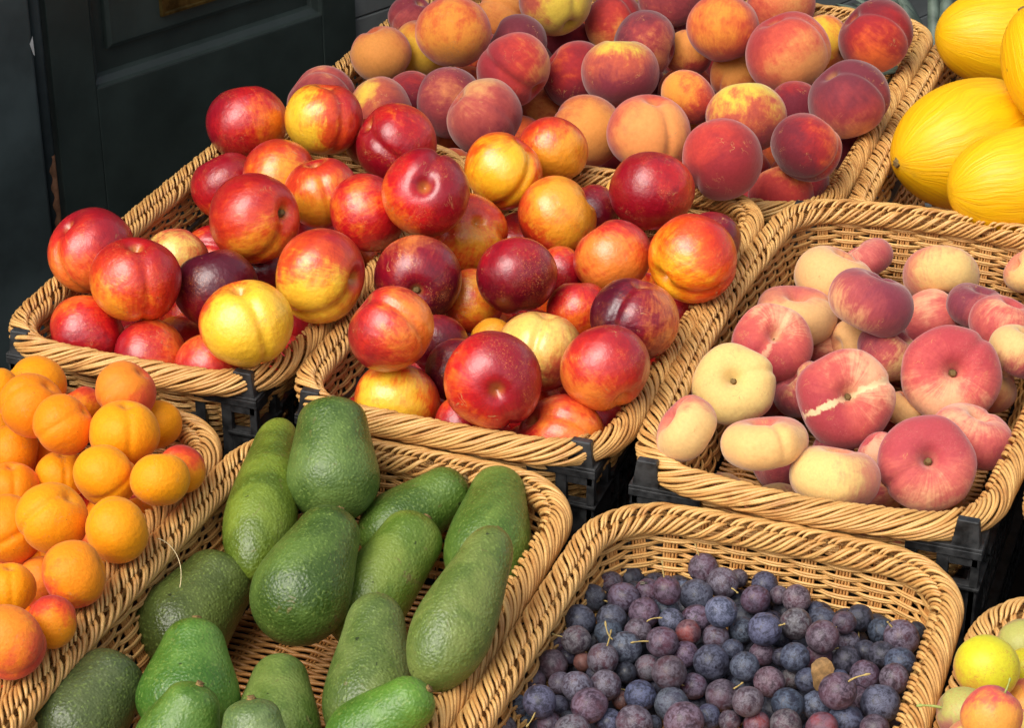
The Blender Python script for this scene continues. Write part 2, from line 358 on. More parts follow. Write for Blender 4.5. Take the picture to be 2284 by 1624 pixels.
# ------------------------------------------------------------------ baskets
def rim_path(W, D, rc, bow, n_s):
    """closed path, counter-clockwise; returns points (n,2), outward normals, arclength"""
    a, b = W / 2, D / 2; pts = []
    def side(p0, p1, nrm, L):
        for t in np.linspace(0, 1, 60, endpoint=False):
            q = np.array(p0) * (1 - t) + np.array(p1) * t; pts.append(q + np.array(nrm) * bow * L * (math.sin(math.pi * t) - 1))
    # corners rounded, sides bowed outwards so that the mid-sides touch the W x D box
    def corner(cx, cy, a0):
        for t in np.linspace(0, 1, 30, endpoint=False):
            an = a0 + t * math.pi / 2; pts.append(np.array([cx + rc * math.cos(an), cy + rc * math.sin(an)]))
    bw, bd = bow * 1.0, bow * (D / W) ** .5
    def bowed(p, nrm, am, t): return p + np.array(nrm) * am * (math.sin(math.pi * t) - 0)
    A, B = a - bd, b - bw
    for t in np.linspace(0, 1, 80, endpoint=False): pts.append(bowed(np.array([-A + rc + (2 * A - 2 * rc) * t, -B]), (0, -1), bw, t))
    corner(A - rc, -B + rc, -math.pi / 2)
    for t in np.linspace(0, 1, 80, endpoint=False): pts.append(bowed(np.array([A, -B + rc + (2 * B - 2 * rc) * t]), (1, 0), bd, t))
    corner(A - rc, B - rc, 0)
    for t in np.linspace(0, 1, 80, endpoint=False): pts.append(bowed(np.array([A - rc - (2 * A - 2 * rc) * t, B]), (0, 1), bw, t))
    corner(-A + rc, B - rc, math.pi / 2)
    for t in np.linspace(0, 1, 80, endpoint=False): pts.append(bowed(np.array([-A, B - rc - (2 * B - 2 * rc) * t]), (-1, 0), bd, t))
    corner(-A + rc, -B + rc, math.pi)
    P = np.array(pts)
    for _ in range(6): P = (np.roll(P, 1, 0) + 2 * P + np.roll(P, -1, 0)) / 4
    seg = np.linalg.norm(np.roll(P, -1, 0) - P, axis=1); L = seg.sum(); cum = np.concatenate([[0], np.cumsum(seg)])
    Pc = np.vstack([P, P[:1]])
    T = np.roll(P, -1, 0) - np.roll(P, 1, 0); T /= np.linalg.norm(T, axis=1, keepdims=True); Nn = np.stack([T[:, 1], -T[:, 0]], 1)
    for _ in range(10): Nn = (np.roll(Nn, 1, 0) + 2 * Nn + np.roll(Nn, -1, 0)) / 4
    Nn /= np.linalg.norm(Nn, axis=1, keepdims=True); Nc = np.vstack([Nn, Nn[:1]])
    def ev(s):
        s = np.mod(s, L)
        p = np.stack([np.interp(s, cum, Pc[:, 0]), np.interp(s, cum, Pc[:, 1])], -1)
        n = np.stack([np.interp(s, cum, Nc[:, 0]), np.interp(s, cum, Nc[:, 1])], -1)
        return p, n
    return ev, L

def make_basket(x0, x1, y0, y1, rz, height, label, group='wicker display baskets'):
    W, D = x1 - x0, y1 - y0
    root = empty('wicker_basket', ((x0 + x1) / 2, (y0 + y1) / 2, rz)); tag(root, label, 'basket', group)
    ev, L = rim_path(W, D, .064, .008 if 'flat peaches' in label and 'pink' in label else .002, 0)
    R = .0112; H = height; TAP = .034
    nst = int(round(L / .0290 / 2)) * 2; ps = L / nst
    jr = np.random.default_rng(int(abs(x0) * 1000 + y0 * 77))
    # --- side weave
    pitch = .0038; rows = int((H - .014) / pitch); K = nst * 8
    s = np.linspace(0, L, K + 1)
    P = []; rad = []
    for r in range(rows):
        zz = -.0125 - r * pitch; fr_ = r / rows
        base_off = -.001 - TAP * fr_ ** 1.3
        ph = math.pi * (r % 2)
        c = np.cos(np.pi * s / ps + ph); amp = .0027 * np.sign(c) * np.abs(c) ** .65
        for k in (-1, 1):
            p, n = ev(s + ph * 0)
            wob = .00035 * np.sin(s * 37 + r * 2.1 + k) 
            off = base_off + amp + wob
            zl = zz + k * .00112 * (.55 + .45 * np.abs(c)) + .0005 * np.sin(s * 23 + r)
            P.append(np.concatenate([p + n * off[:, None], zl[:, None]], 1)); rad.append(.00128)
    V, F = tubes(np.array(P), np.array(rad)[:, None], 6)
    link(bpy.data.objects.new('side_weave', mesh_from('side_weave', V, F, M_WICK)), root)
    # --- stakes (bundles of upright rods)
    P = []
    tt = np.linspace(0, 1, 12)
    for k in range(nst):
        for j in range(5):
            sj = k * ps + (j - 2) * .0027 + jr.normal(0, .0002)
            p, n = ev(np.array([sj])); off = -.001 - TAP * tt ** 1.3
            P.append(np.concatenate([p + n * off[:, None], (-.006 - tt * (H - .008))[:, None]], 1))
    V, F = tubes(np.array(P), .00115, 6, ref=np.array([.9, .4, .05]))
    link(bpy.data.objects.new('stakes', mesh_from('stakes', V, F, M_WICKD)), root)
    # --- braided rim: strands come up inside, loop back and sweep over the outside
    ns = int(round(L / .0136)); dp = L / ns; P = []; rad = []; K = 26
    t = np.linspace(0, 1, K); tuck = np.clip(t / .10, 0, 1); tail = np.clip((1 - t) / .12, 0, 1)
    for k in range(ns):
        for j in range(2):
            # outer strand: starts tucked near the crown, sweeps back along the rim over the outside
            s0 = k * dp + jr.normal(0, .0005); adv = .074 + jr.normal(0, .003); lat = (j - .5) * .0054
            th = np.radians(-38 + 195 * t ** .9); ss = -adv * t ** 1.15
            rr = R * (.80 + .26 * np.sin(tuck * math.pi / 2) - .10 * t) * (1 - .10 * (1 - tail))
            p, n = ev(s0 + ss + lat)
            off = rr * np.sin(th); z = rr * np.cos(th) - R + .0006 * np.sin(t * 9 + k * 2.4)
            P.append(np.concatenate([p + n * off[:, None], z[:, None]], 1))
            rad.append((.00162 + jr.normal(0, .00010)) * (.62 + .38 * tuck) * (.6 + .4 * tail))
            # inner strand: rises from the side weave and tucks under the next outer one
            s0 = k * dp + .006 + jr.normal(0, .0005); adv = .036 + jr.normal(0, .0015)
            th = np.radians(-160 + 132 * t ** .95); ss = .012 - adv * t ** .8
            rr = R * (.92 + .16 * np.sin(t * math.pi) - .22 * (1 - np.clip((1 - t) / .2, 0, 1)))
            p, n = ev(s0 + ss + lat * .85)
            off = rr * np.sin(th); z = rr * np.cos(th) - R - .0006
            P.append(np.concatenate([p + n * off[:, None], z[:, None]], 1))
            rad.append((.00160 + jr.normal(0, .00010)) * (.6 + .4 * np.clip(t / .2, 0, 1)) * (.6 + .4 * np.clip((1 - t) / .15, 0, 1)))
    V, F = tubes(np.array(P), np.array(rad), 6, ref=np.array([0.02, 0.03, 1.]))
    link(bpy.data.objects.new('braided_rim', mesh_from('braided_rim', V, F, M_WICK)), root)
    # --- woven base
    P = []; a, b = W / 2 - TAP - .008, D / 2 - TAP - .008
    def half(y): 
        q = min(1, abs(y) / b); rc = .05 
        return a if abs(y) < b - rc else a - rc + math.sqrt(max(0, rc * rc - (abs(y) - (b - rc)) ** 2))
    nb = int(2 * b / .0042); xs = np.linspace(-1, 1, 90)
    for r in range(nb):
        y = -b + (r + .5) * 2 * b / nb; hx = half(y)
        z = -H + .0022 * np.cos(xs * hx / .030 * np.pi + math.pi * (r % 2))
        P.append(np.stack([xs * hx, np.full_like(xs, y), z], 1))
    V1, F1 = tubes(np.array(P), .0018, 6)
    P = []; 
    for gx in np.arange(-a + .02, a - .01, .030):
        for j in (-1, 0, 1):
            x = gx + j * .0032; hy = b - .003 if abs(x) < a - .05 else b - .02
            ys = np.linspace(-hy, hy, 10); P.append(np.stack([np.full_like(ys, x), ys, np.full_like(ys, -H)], 1))
    V2, F2 = tubes(np.array(P), .0013, 6)
    link(bpy.data.objects.new('base_weave', mesh_from('base_weave', np.vstack([V1, V2]), np.vstack([F1, F2 + len(V1)]), M_WICKD)), root)
    info = dict(x0=x0, x1=x1, y0=y0, y1=y1, z=rz, H=H, ev=ev, L=L, c=((x0 + x1) / 2, (y0 + y1) / 2))
    ss = np.linspace(0, L, int(L / .008)); p, n = ev(ss)
    info['rim'] = np.concatenate([p + np.array(info['c']), np.full((len(ss), 1), rz - .009)], 1)
    return info
ZN = RIM; ZA = RIM - .02; ZP = RIM - .022
B = {}
B['N1'] = make_basket(-1.085, -0.811, 1.595, 2.135, ZN, .105, 'wicker basket of red and yellow nectarines nearest the dark door')
B['N2'] = make_basket(-0.789, -0.491, 1.584, 2.134, ZN, .105, 'wicker basket of nectarines between the door-side nectarines and the flat peaches')
B['F'] = make_basket(-0.478, -0.163, 1.572, 2.152, ZN, .105, 'wicker basket holding pink and cream flat peaches')
B['P'] = make_basket(-1.076, -0.438, 2.158, 2.76, ZP, .115, 'wide wicker basket heaped with fuzzy round peaches at the back')
B['M'] = make_basket(-0.415, 0.22, 2.158, 2.76, ZP, .115, 'wide wicker basket holding the yellow melons at the right')
B['A'] = make_basket(-0.799, -0.505, 1.012, 1.566, ZA, .105, 'wicker basket of green avocados in the front row')
B['L'] = make_basket(-0.48, -0.182, 1.002, 1.556, ZA, .105, 'wicker basket of small dusky blue plums in the front row')
B['R'] = make_basket(-1.11, -0.819, 1.002, 1.556, ZA, .105, 'wicker basket of orange apricots at the lower left')
B['V'] = make_basket(-0.157, 0.141, 0.985, 1.532, ZA, .105, 'wicker basket of yellow and pink plums cut off at the lower right corner')
B['G'] = make_basket(-0.144, 0.165, 1.586, 2.13, ZN, .105, 'wicker basket whose rim just shows at the right edge beside the flat peaches')

# ------------------------------------------------------------------ black plastic crates
def make_crate(x0, x1, y0, y1, ztop, h, label, group='black plastic crates under the baskets'):
    W, D = x1 - x0, y1 - y0
    root = empty('plastic_crate', ((x0 + x1) / 2, (y0 + y1) / 2, ztop - h)); tag(root, label, 'crate', group)
    a, b = W / 2, D / 2; TH = .0028; low = h - .032
    for sx in (-1, 1):
        for sy in (-1, 1):
            mb = MB(); S = Matrix.Diagonal((sx, sy, 1, 1))
            def bx(x_0, x_1, y_0, y_1, z_0, z_1): mb.box(((x_0 + x_1) / 2, (y_0 + y_1) / 2, (z_0 + z_1) / 2), (x_1 - x_0, y_1 - y_0, z_1 - z_0), S)
            LX, LY = .062, .050
            hh = h - (.030 if sy > 0 else 0)
            # flange
            bx(a - LX, a, b - .006, b, hh - .003, hh); bx(a - .024, a, b - .022, b - .006, hh - .003, hh); bx(a - .006, a, b - LY, b - .022, hh - .003, hh)
            bx(a - LX, a, b - .0022, b + .0004, hh - .010, hh - .003); bx(a - .0022, a + .0004, b - LY, b - .0024, hh - .010, hh - .003)
            # uprights and window frames
            bx(a - LX, a - LX + .010, b - .0075, b - .001, 0, hh - .0031); bx(a - .036, a - .026, b - .0075, b - .001, 0, hh - .0031)
            bx(a - .026, a - .0025, b - .004, b - .001, hh - .018, hh - .0032); bx(a - .008, a - .001, b - .008, b - .001, 0, hh - .0033)
            bx(a - .026, a - .0025, b - .004, b - .001, 0, hh - .036)
            bx(a - .009, a - .0012, b - LY, b - LY + .009, 0, hh - .0031); bx(a - .004, a - .001, b - LY + .009, b - .0085, 0, hh - .040)
            bx(a - .004, a - .001, b - .026, b - .0085, hh - .016, hh - .0034)
            # lower lip
            bx(a - .030, a + .0008, b - .012, b + .0012, hh - .040, hh - .0372); bx(a - .012, a + .0007, b - LY, b - .0122, hh - .040, hh - .0373)
            mb.build('corner_post', M_BLACK, root, .0006)
            lg = MB(); q = [(a - .026, b - .0015), (a - .0025, b - .0015), (a - .0025, b - .012), (a - .026, b - .012)]
            lg.prism([(x, y) for x, y in q], hh - .001, hh + (.0235 if sy < 0 else .010), .74, S)
            lg.build('stacking_lug', M_BLACK, root, .0012)
    for nm, horiz, sgn in (('side_panel', 1, -1), ('side_panel', 1, 1), ('side_panel', 0, -1), ('side_panel', 0, 1)):
        mb = MB(); L = (a if horiz else b) - .064 if horiz else b - .052
        def bb(c, d):
            if horiz: mb.box((c[0], sgn * (b - .004), c[1]), (d[0], d[2], d[1]))
            else: mb.box((sgn * (a - .004), c[0], c[1]), (d[2], d[0], d[1]))
        L2 = 2 * L
        bb((0, low), (L2 + .004, .004, .010)); bb((0, low - .012), (L2 + .004, .002, .004)); bb((0, .006), (L2, .012, .005)); bb((0, low * .5), (L2, .004, .004))
        nb = int(L2 / .024)
        for i in range(nb + 1): bb((-L + L2 * i / nb, low / 2), (.003, low - .002, .0045))
        nz = nb * 2
        for i in range(nz):                                            # diagonal lattice under the rail
            x = -L + L2 * (i + .5) / nz; bb((x, low - .006), (.0018, .011, .003))
        mb.build(nm, M_BLACK, root)
    mb = MB()
    for i in range(int(W / .02)): mb.box((-a + .01 + i * .02, 0, .002), (.004, D - .012, .003))
    for i in range(int(D / .02)): mb.box((0, -b + .01 + i * .02, .0045), (W - .012, .004, .0029))
    mb.build('base_grid', M_BLACK, root)
crate_lab = {'N1': 'black plastic crate under the nectarines nearest the door', 'N2': 'black plastic crate under the middle nectarine basket',
 'F': 'black plastic crate under the flat peaches', 'P': 'wide black crate under the round peaches', 'M': 'wide black crate under the yellow melons',
 'A': 'black plastic crate under the avocados', 'L': 'black plastic crate under the small blue plums', 'R': 'black plastic crate under the apricots',
 'V': 'black plastic crate under the yellow-pink plums at the lower right', 'G': 'black plastic crate corner at the right edge beside the flat peaches'}
for k, b in B.items():
    z = b['z'] - (.021 if k in 'N1N2FPMG' else .052); h = .108 if k not in 'PM' else .118
    ins = .010
    ys = .005
    make_crate(b['x0'] + ins, b['x1'] - ins, b['y0'] + ys, b['y1'] - .002, z, h, crate_lab[k])
    if k in ('N2', 'F', 'L', 'V', 'G'):
        make_crate(b['x0'] + ins, b['x1'] - ins, b['y0'] + ys, b['y1'] - .002, z - h + .012 - .02, .108, 'lower ' + crate_lab[k].replace('black', 'black stacked', 1))
# table under everything
tb = empty('display_table', (-.45, 1.8, 0)); tag(tb, 'dark wooden table under the stacked fruit crates', 'table')
mb = MB(); mb.box((0, 0, .485), (1.5, 1.8, .03)); mb.build('table_top', M_TABLE, tb, .003)
for sx in (-1, 1):
    for sy in (-1, 1):
        mb = MB(); mb.box((sx * .7, sy * .84, .235), (.06, .06, .47)); mb.build('leg', M_TABLE, tb, .003)

# ------------------------------------------------------------------ fruit meshes (unit radius)
def ico(sub):
    bm = bmesh.new(); bmesh.ops.create_icosphere(bm, subdivisions=sub, radius=1)
    V = np.array([v.co[:] for v in bm.verts]); F = np.array([[v.index for v in f.verts] for f in bm.faces]); bm.free(); return V, F
ICO5 = ico(5); ICO4 = ico(4)
def bumpy(V, amp, freq, seed):
    return np.array([noise.noise(Vector(v) * freq + Vector((seed * 3.1, seed * 1.7, seed))) for v in V]) * amp
def stone_fruit(seed, groove=.07, cav=.24, tip=.03, lob=.018, mat=None, name='stone_fruit'):
    V, F = ICO5; th = np.arccos(np.clip(V[:, 2], -1, 1)); phi = np.arctan2(V[:, 1], V[:, 0])
    r = 1 - cav * np.exp(-(th / .24) ** 2) - .06 * np.exp(-(th / .55) ** 2) + tip * np.exp(-((math.pi - th) / .22) ** 2) - .05 * np.exp(-((math.pi - th) / .6) ** 2)
    fade = np.clip((math.pi - th) / .5, 0, 1)
    wid = .10 + .12 * np.exp(-(th / .7) ** 2)
    arc = np.abs(phi) * np.sin(th)
    r -= groove * np.exp(-(arc / wid) ** 2) * np.sin(np.clip(th, .2, math.pi) * .5 + .75) * fade
    r += lob * np.exp(-((arc - .42) / .3) ** 2) * fade + lob * .5 * np.sign(phi) * np.exp(-((arc - .45) / .35) ** 2)
    r += bumpy(V, .035, 1.3, seed)
    V = V * r[:, None]; V[:, 2] *= .94
    V /= (np.ptp(V[:, 0]) + np.ptp(V[:, 1]) + np.ptp(V[:, 2])) / 6
    return mesh_from(name, V, F, mat)
def flat_peach(seed, th_=.62, dim=.26, mat=None):
    V, F = ICO5; rho = np.hypot(V[:, 0], V[:, 1]); phi = np.arctan2(V[:, 1], V[:, 0]); z = V[:, 2]
    k = 1 + bumpy(V * np.array([1, 1, .3]), .10, 1.1, seed)
    rr = rho ** .90
    zz = np.sign(z) * np.abs(z) ** .92 * th_
    up = np.clip(z * 3, 0, 1); dn = np.clip(-z * 3, 0, 1)
    zz -= up * (dim * np.exp(-(rr / .20) ** 2) + .17 * np.exp(-(rr / .50) ** 2)); zz += dn * (.26 * np.exp(-(rr / .38) ** 2))
    g = np.exp(-(np.abs(phi) * np.maximum(rr, .05) / .10) ** 2); rr = rr * (1 - .06 * g)
    zz -= up * .05 * g
    V = np.stack([rr * np.cos(phi) * k, rr * np.sin(phi) * k, zz * k], 1)
    V /= (np.ptp(V[:, 0]) + np.ptp(V[:, 1])) / 4; return mesh_from('flat_peach', V, F, mat)
NECT = [stone_fruit(i + 1, .06 + .02 * (i % 3), .24, .03, .018, M_NECT, 'nectarine') for i in range(6)]
PEACH = [stone_fruit(i + 21, .05 + .025 * (i % 3), .26, .02, .018, M_PEACH, 'peach') for i in range(6)]
APRI = [stone_fruit(i + 41, .035 + .015 * (i % 3), .16, .01, .015, M_APRI, 'apricot') for i in range(5)]
VICT = [stone_fruit(i + 51, .03, .12, .02, .01, M_VICT, 'egg_plum') for i in range(3)]
FLAT = [flat_peach(i + 61, .64 + .06 * (i % 3), .32 + .05 * (i % 2), M_FLAT) for i in range(6)]
def plum_mesh(seed):
    V, F = ICO4; th = np.arccos(np.clip(V[:, 2], -1, 1)); phi = np.arctan2(V[:, 1], V[:, 0])
    r = 1 - .10 * np.exp(-(th / .2) ** 2) - .02 * np.exp(-(np.abs(phi) * np.sin(th) / .1) ** 2) + bumpy(V, .04, 1.4, seed)
    return mesh_from('small_plum', V * r[:, None], F, M_PLUM)
PLUM = [plum_mesh(i + 81) for i in range(5)]
def stub(name, r0, r1, h, mat, rough=.15, seed=0):        # gnarled stem button, base at origin
    rg = np.random.default_rng(seed); n = 12; V = []; F = []
    prof = [(r0 * 1.25, -.3 * h), (r0, .1 * h), (r0 * .85, .45 * h), (r1 * 1.15, .8 * h), (r1, h), (r1 * .45, h * .93)]
    for (r, z) in prof:
        for i in range(n):
            a = 2 * math.pi * i / n; q = r * (1 + rg.normal(0, rough)); V.append((q * math.cos(a), q * math.sin(a), z + rg.normal(0, h * .04)))
    for k in range(len(prof) - 1):
        for i in range(n): F.append((k * n + i, k * n + (i + 1) % n, (k + 1) * n + (i + 1) % n, (k + 1) * n + i))
    me = mesh_from(name, V, F, mat)
    bm = bmesh.new(); bm.from_mesh(me); bm.verts.ensure_lookup_table(); bm.faces.new([bm.verts[(len(prof) - 1) * n + i] for i in range(n)]); bm.to_mesh(me); bm.free()
    return me
STUB = [stub('stem_scar', .075, .055, .07, M_STEM, .18, i) for i in range(3)]
def stalk_mesh(L, r, seed, mat):
    rg = np.random.default_rng(seed); t = np.linspace(0, 1, 9); c = rg.normal(0, .22, 2)
    P = np.stack([c[0] * t ** 2 * L, c[1] * t ** 2 * L, t * L], 1)[None]
    rad = r * (1 + .2 * np.sin(t * 7)) * np.where(t > .85, 1.7, 1) * np.where(t >= 1, .4, 1)
    V, F = tubes(P, rad[None], 7, ref=np.array([.9, .1, .1])); return mesh_from('stalk', V, F, mat)
STALK = [stalk_mesh(.45 + .17 * i, .045, i, M_STALK) for i in range(5)]
GSTALK = stalk_mesh(.9, .05, 9, M_GSTALK)

# ------------------------------------------------------------------ placement along sight lines, fruit resting on what lies below
SPH = []            # placed spheres (x,y,z,r)
for b in B.values():
    for p in b['rim']: SPH.append((p[0], p[1], p[2], .011))
def settle(u, v, rpx, bk, hmin, rscale=1.0, slack=.94):
    b = B[bk]; r_ = ray(u, v); rn = np.linalg.norm(r_)
    S = np.array(SPH)
    def pos(t): return CAM + r_ * t
    def rad(t): return rpx / FPX * t * rn * rscale
    t = ((b['z'] + hmin) - CAM[2]) / r_[2]
    if hmin <= -.9:
        for _ in range(30): t = (b['y0'] + .016 + rad(t) - CAM[1]) / r_[1]
        t = min(t, (b['z'] - b['H'] + .012 + rad(t) - CAM[2]) / r_[2])
    for it in range(4000):
        p = pos(t); r = rad(t); bad = False
        if p[2] < b['z'] + .004 and p[1] > b['y1'] - r - .012 - (b['z'] - p[2]) * .15: bad = True
        if not bad:
            d = np.linalg.norm(S[:, :3] - p, axis=1) - (S[:, 3] + r * slack)
            if d.min() < 0: bad = True
        if not bad: break
        t -= .0012
    SPH.append((p[0], p[1], p[2], r))
    return p, r, p[2] - b['z']
def fill(bk, r, zrel, nx, ny, x_in, y_in0, y_in1, jit=.006):
    b = B[bk]; out = []
    for j in range(ny):
        for i in range(nx):
            x = b['x0'] + x_in + (b['x1'] - b['x0'] - 2 * x_in) * ((i + .5 * (j % 2) * (nx > 2)) / max(1, nx - 1 + .5 * (nx > 2)))
            y = b['y0'] + y_in0 + (b['y1'] - b['y0'] - y_in0 - y_in1) * j / max(1, ny - 1)
            p = np.array([x + random.uniform(-jit, jit), y + random.uniform(-jit, jit), b['z'] + zrel + random.uniform(-jit, jit) * .5])
            SPH.append((*p, r)); out.append((p, r))
    return out
def frame_for(stem, roll):
    Z = img_dir(*stem); vw = img_dir(0, 0, 1); X = vw - Z * (vw @ Z)
    if np.linalg.norm(X) < .05: X = img_dir(0, -1, 0); X = X - Z * (X @ Z)
    X /= np.linalg.norm(X); Y = np.cross(Z, X); a = math.radians(roll)
    X2 = X * math.cos(a) + Y * math.sin(a); Y2 = np.cross(Z, X2)
    return np.stack([X2, Y2, Z], 1)
def rand_stem(): 
    return (random.uniform(-1, 1), random.uniform(-.3, 1), random.uniform(-.5, .4))
def put(name, me, p, r, R3, label, cat, group, pal, ydir=None, cov=0., zs=1.0, xs=1.0):
    o = bpy.data.objects.new(name, me); link(o)
    o.matrix_world = Matrix.Translation(Vector(p)) @ Matrix([list(q) for q in R3]).to_4x4() @ Matrix.Diagonal((r * xs, r, r * zs, 1))
    tag(o, label, cat, group)
    o['seed'] = [random.uniform(-50, 50) for _ in range(3)]
    k_ = random.uniform(.65, 1.35); o['nsc'] = [k_ * random.uniform(.8, 1.2) for _ in range(3)]
    o['c_base'], o['c_blush'], o['c_deep'] = [list(map(float, c)) for c in pal]
    yd = R3.T @ (img_dir(*ydir) if ydir is not None else img_dir(random.uniform(-1, 1), random.uniform(-1, 1), .3))
    o['ydir'] = [float(q) for q in yd]; o['cov'] = float(cov)
    return o
def child(o, name, me, M):
    c = bpy.data.objects.new(name, me); link(c, o); c.matrix_local = M; return c
# palettes: (base, blush, deep)
PN = {
 'R': (lin(240, 124, 34), lin(206, 28, 30), lin(150, 10, 30)),
 'D': (lin(220, 120, 56), lin(146, 12, 34), lin(84, 8, 30)),
 'C': (lin(166, 14, 30), lin(138, 8, 28), lin(100, 6, 26)),
 'O': (lin(244, 158, 40), lin(222, 68, 26), lin(176, 22, 28)),
 'Y': (lin(248, 196, 52), lin(230, 84, 28), lin(180, 22, 32)),
 'K': (lin(242, 132, 48), lin(212, 50, 34), lin(160, 18, 34)),
 'B': (lin(252, 182, 32), lin(236, 88, 10), lin(200, 34, 16)),
 'W': (lin(246, 206, 104), lin(218, 100, 66), lin(170, 36, 54))}
PP = {
 'T': (lin(216, 142, 68), lin(196, 98, 52), lin(142, 52, 48)),
 'Y': (lin(228, 176, 54), lin(214, 112, 50), lin(160, 58, 48)),
 'O': (lin(232, 150, 54), lin(208, 80, 46), lin(154, 38, 44)),
 'R': (lin(230, 152, 74), lin(194, 62, 50), lin(146, 36, 44)),
 'P': (lin(214, 130, 78), lin(162, 60, 60), lin(110, 40, 52)),
 'D': (lin(224, 104, 42), lin(166, 36, 38), lin(110, 26, 40)),
 'M': (lin(214, 150, 98), lin(182, 80, 70), lin(132, 44, 54)),
 'G': (lin(222, 196, 70), lin(196, 92, 62), lin(138, 46, 58)),
 'S': (lin(228, 146, 82), lin(206, 90, 62), lin(164, 50, 50))}
PF = {
 'C': (lin(228, 182, 116), lin(214, 132, 96), lin(188, 84, 82)),
 'R': (lin(232, 174, 128), lin(202, 92, 82), lin(176, 62, 68)),
 'M': (lin(224, 180, 116), lin(180, 78, 78), lin(128, 50, 64)),
 'W': (lin(232, 190, 118), lin(216, 136, 100), lin(204, 110, 92)),
 'Q': (lin(230, 168, 130), lin(204, 100, 90), lin(176, 68, 76))}
PA = {
 'Y': (lin(242, 152, 4), lin(236, 128, 4), lin(218, 84, 14)),
 'O': (lin(240, 138, 6), lin(230, 104, 10), lin(206, 60, 20)),
 'R': (lin(240, 142, 16), lin(222, 76, 30), lin(180, 34, 34)),
 'S': (lin(238, 134, 34), lin(224, 92, 46), lin(204, 64, 50))}
def jit(pal, amt=.06):
    return [tuple(min(1, max(0, c * (1 + random.uniform(-amt, amt)))) for c in k) for k in pal]
GN = {'N1': 'nectarines in the left basket', 'N2': 'nectarines in the middle basket', 'P': 'round peaches in the back basket', 'F': 'flat peaches in their basket'}
HM = {-1: -1, 0: -.040, 1: -.016, 2: .012, 3: .034}

def run(rows, meshes, pals, cat, name, slack=.94, HM=HM):
    rows = sorted(rows, key=lambda q: (q[4], q[2]))
    for q in rows:
        bk, u, v, rp, layer, pal, cov, yd, stem, roll, zs, label = q
        p, r, h = settle(u, v, rp, bk, HM[layer], slack=slack)
        if h > .10: print('HIGH', label, round(h, 3))
        cov = cov + {'nectarine': .34, 'peach': .28 + (.22 if pal in 'TS' else 0), 'flat_peach': .32 if cov < .2 else 0}.get(name, 0) * (1 if cov < 1.1 else 0) - {'nectarine': .15}.get(name, 0) + (.18 if pal in 'OB' and name == 'nectarine' else 0)
        R3 = frame_for(stem if stem else rand_stem(), roll if roll is not None else random.uniform(-180, 180))
        o = put(name, random.choice(meshes), p, r, R3, label, cat, GN[bk] if bk in GN else bk, jit(pals[pal]), yd, cov, zs)
        if name == 'flat_peach':
            q_ = R3.T @ img_dir(.93, .42, 0) if 'two cream streaks' in label else (R3.T @ img_dir(.5, .85, 0) if 'pale scratch' in label else np.array([1., 0, 0]))
            q_[2] = 0; q_ /= np.linalg.norm(q_); o['streak'] = [float(q_[0]), float(q_[1]), .85 if 'two cream' in label else (.4 if 'pale scratch' in label else 0.)]
        if stem and (stem[2] > -.05) and name in ('nectarine', 'flat_peach', 'peach'):
            dz = .72 if name != 'flat_peach' else .17
            if name == 'flat_peach' or 'stem' in label:
                child(o, 'stem_scar', random.choice(STUB), Matrix.Translation((0, 0, dz)) @ Matrix.Diagonal((1, 1, 1.3 if name == 'flat_peach' else 1.0, 1)))

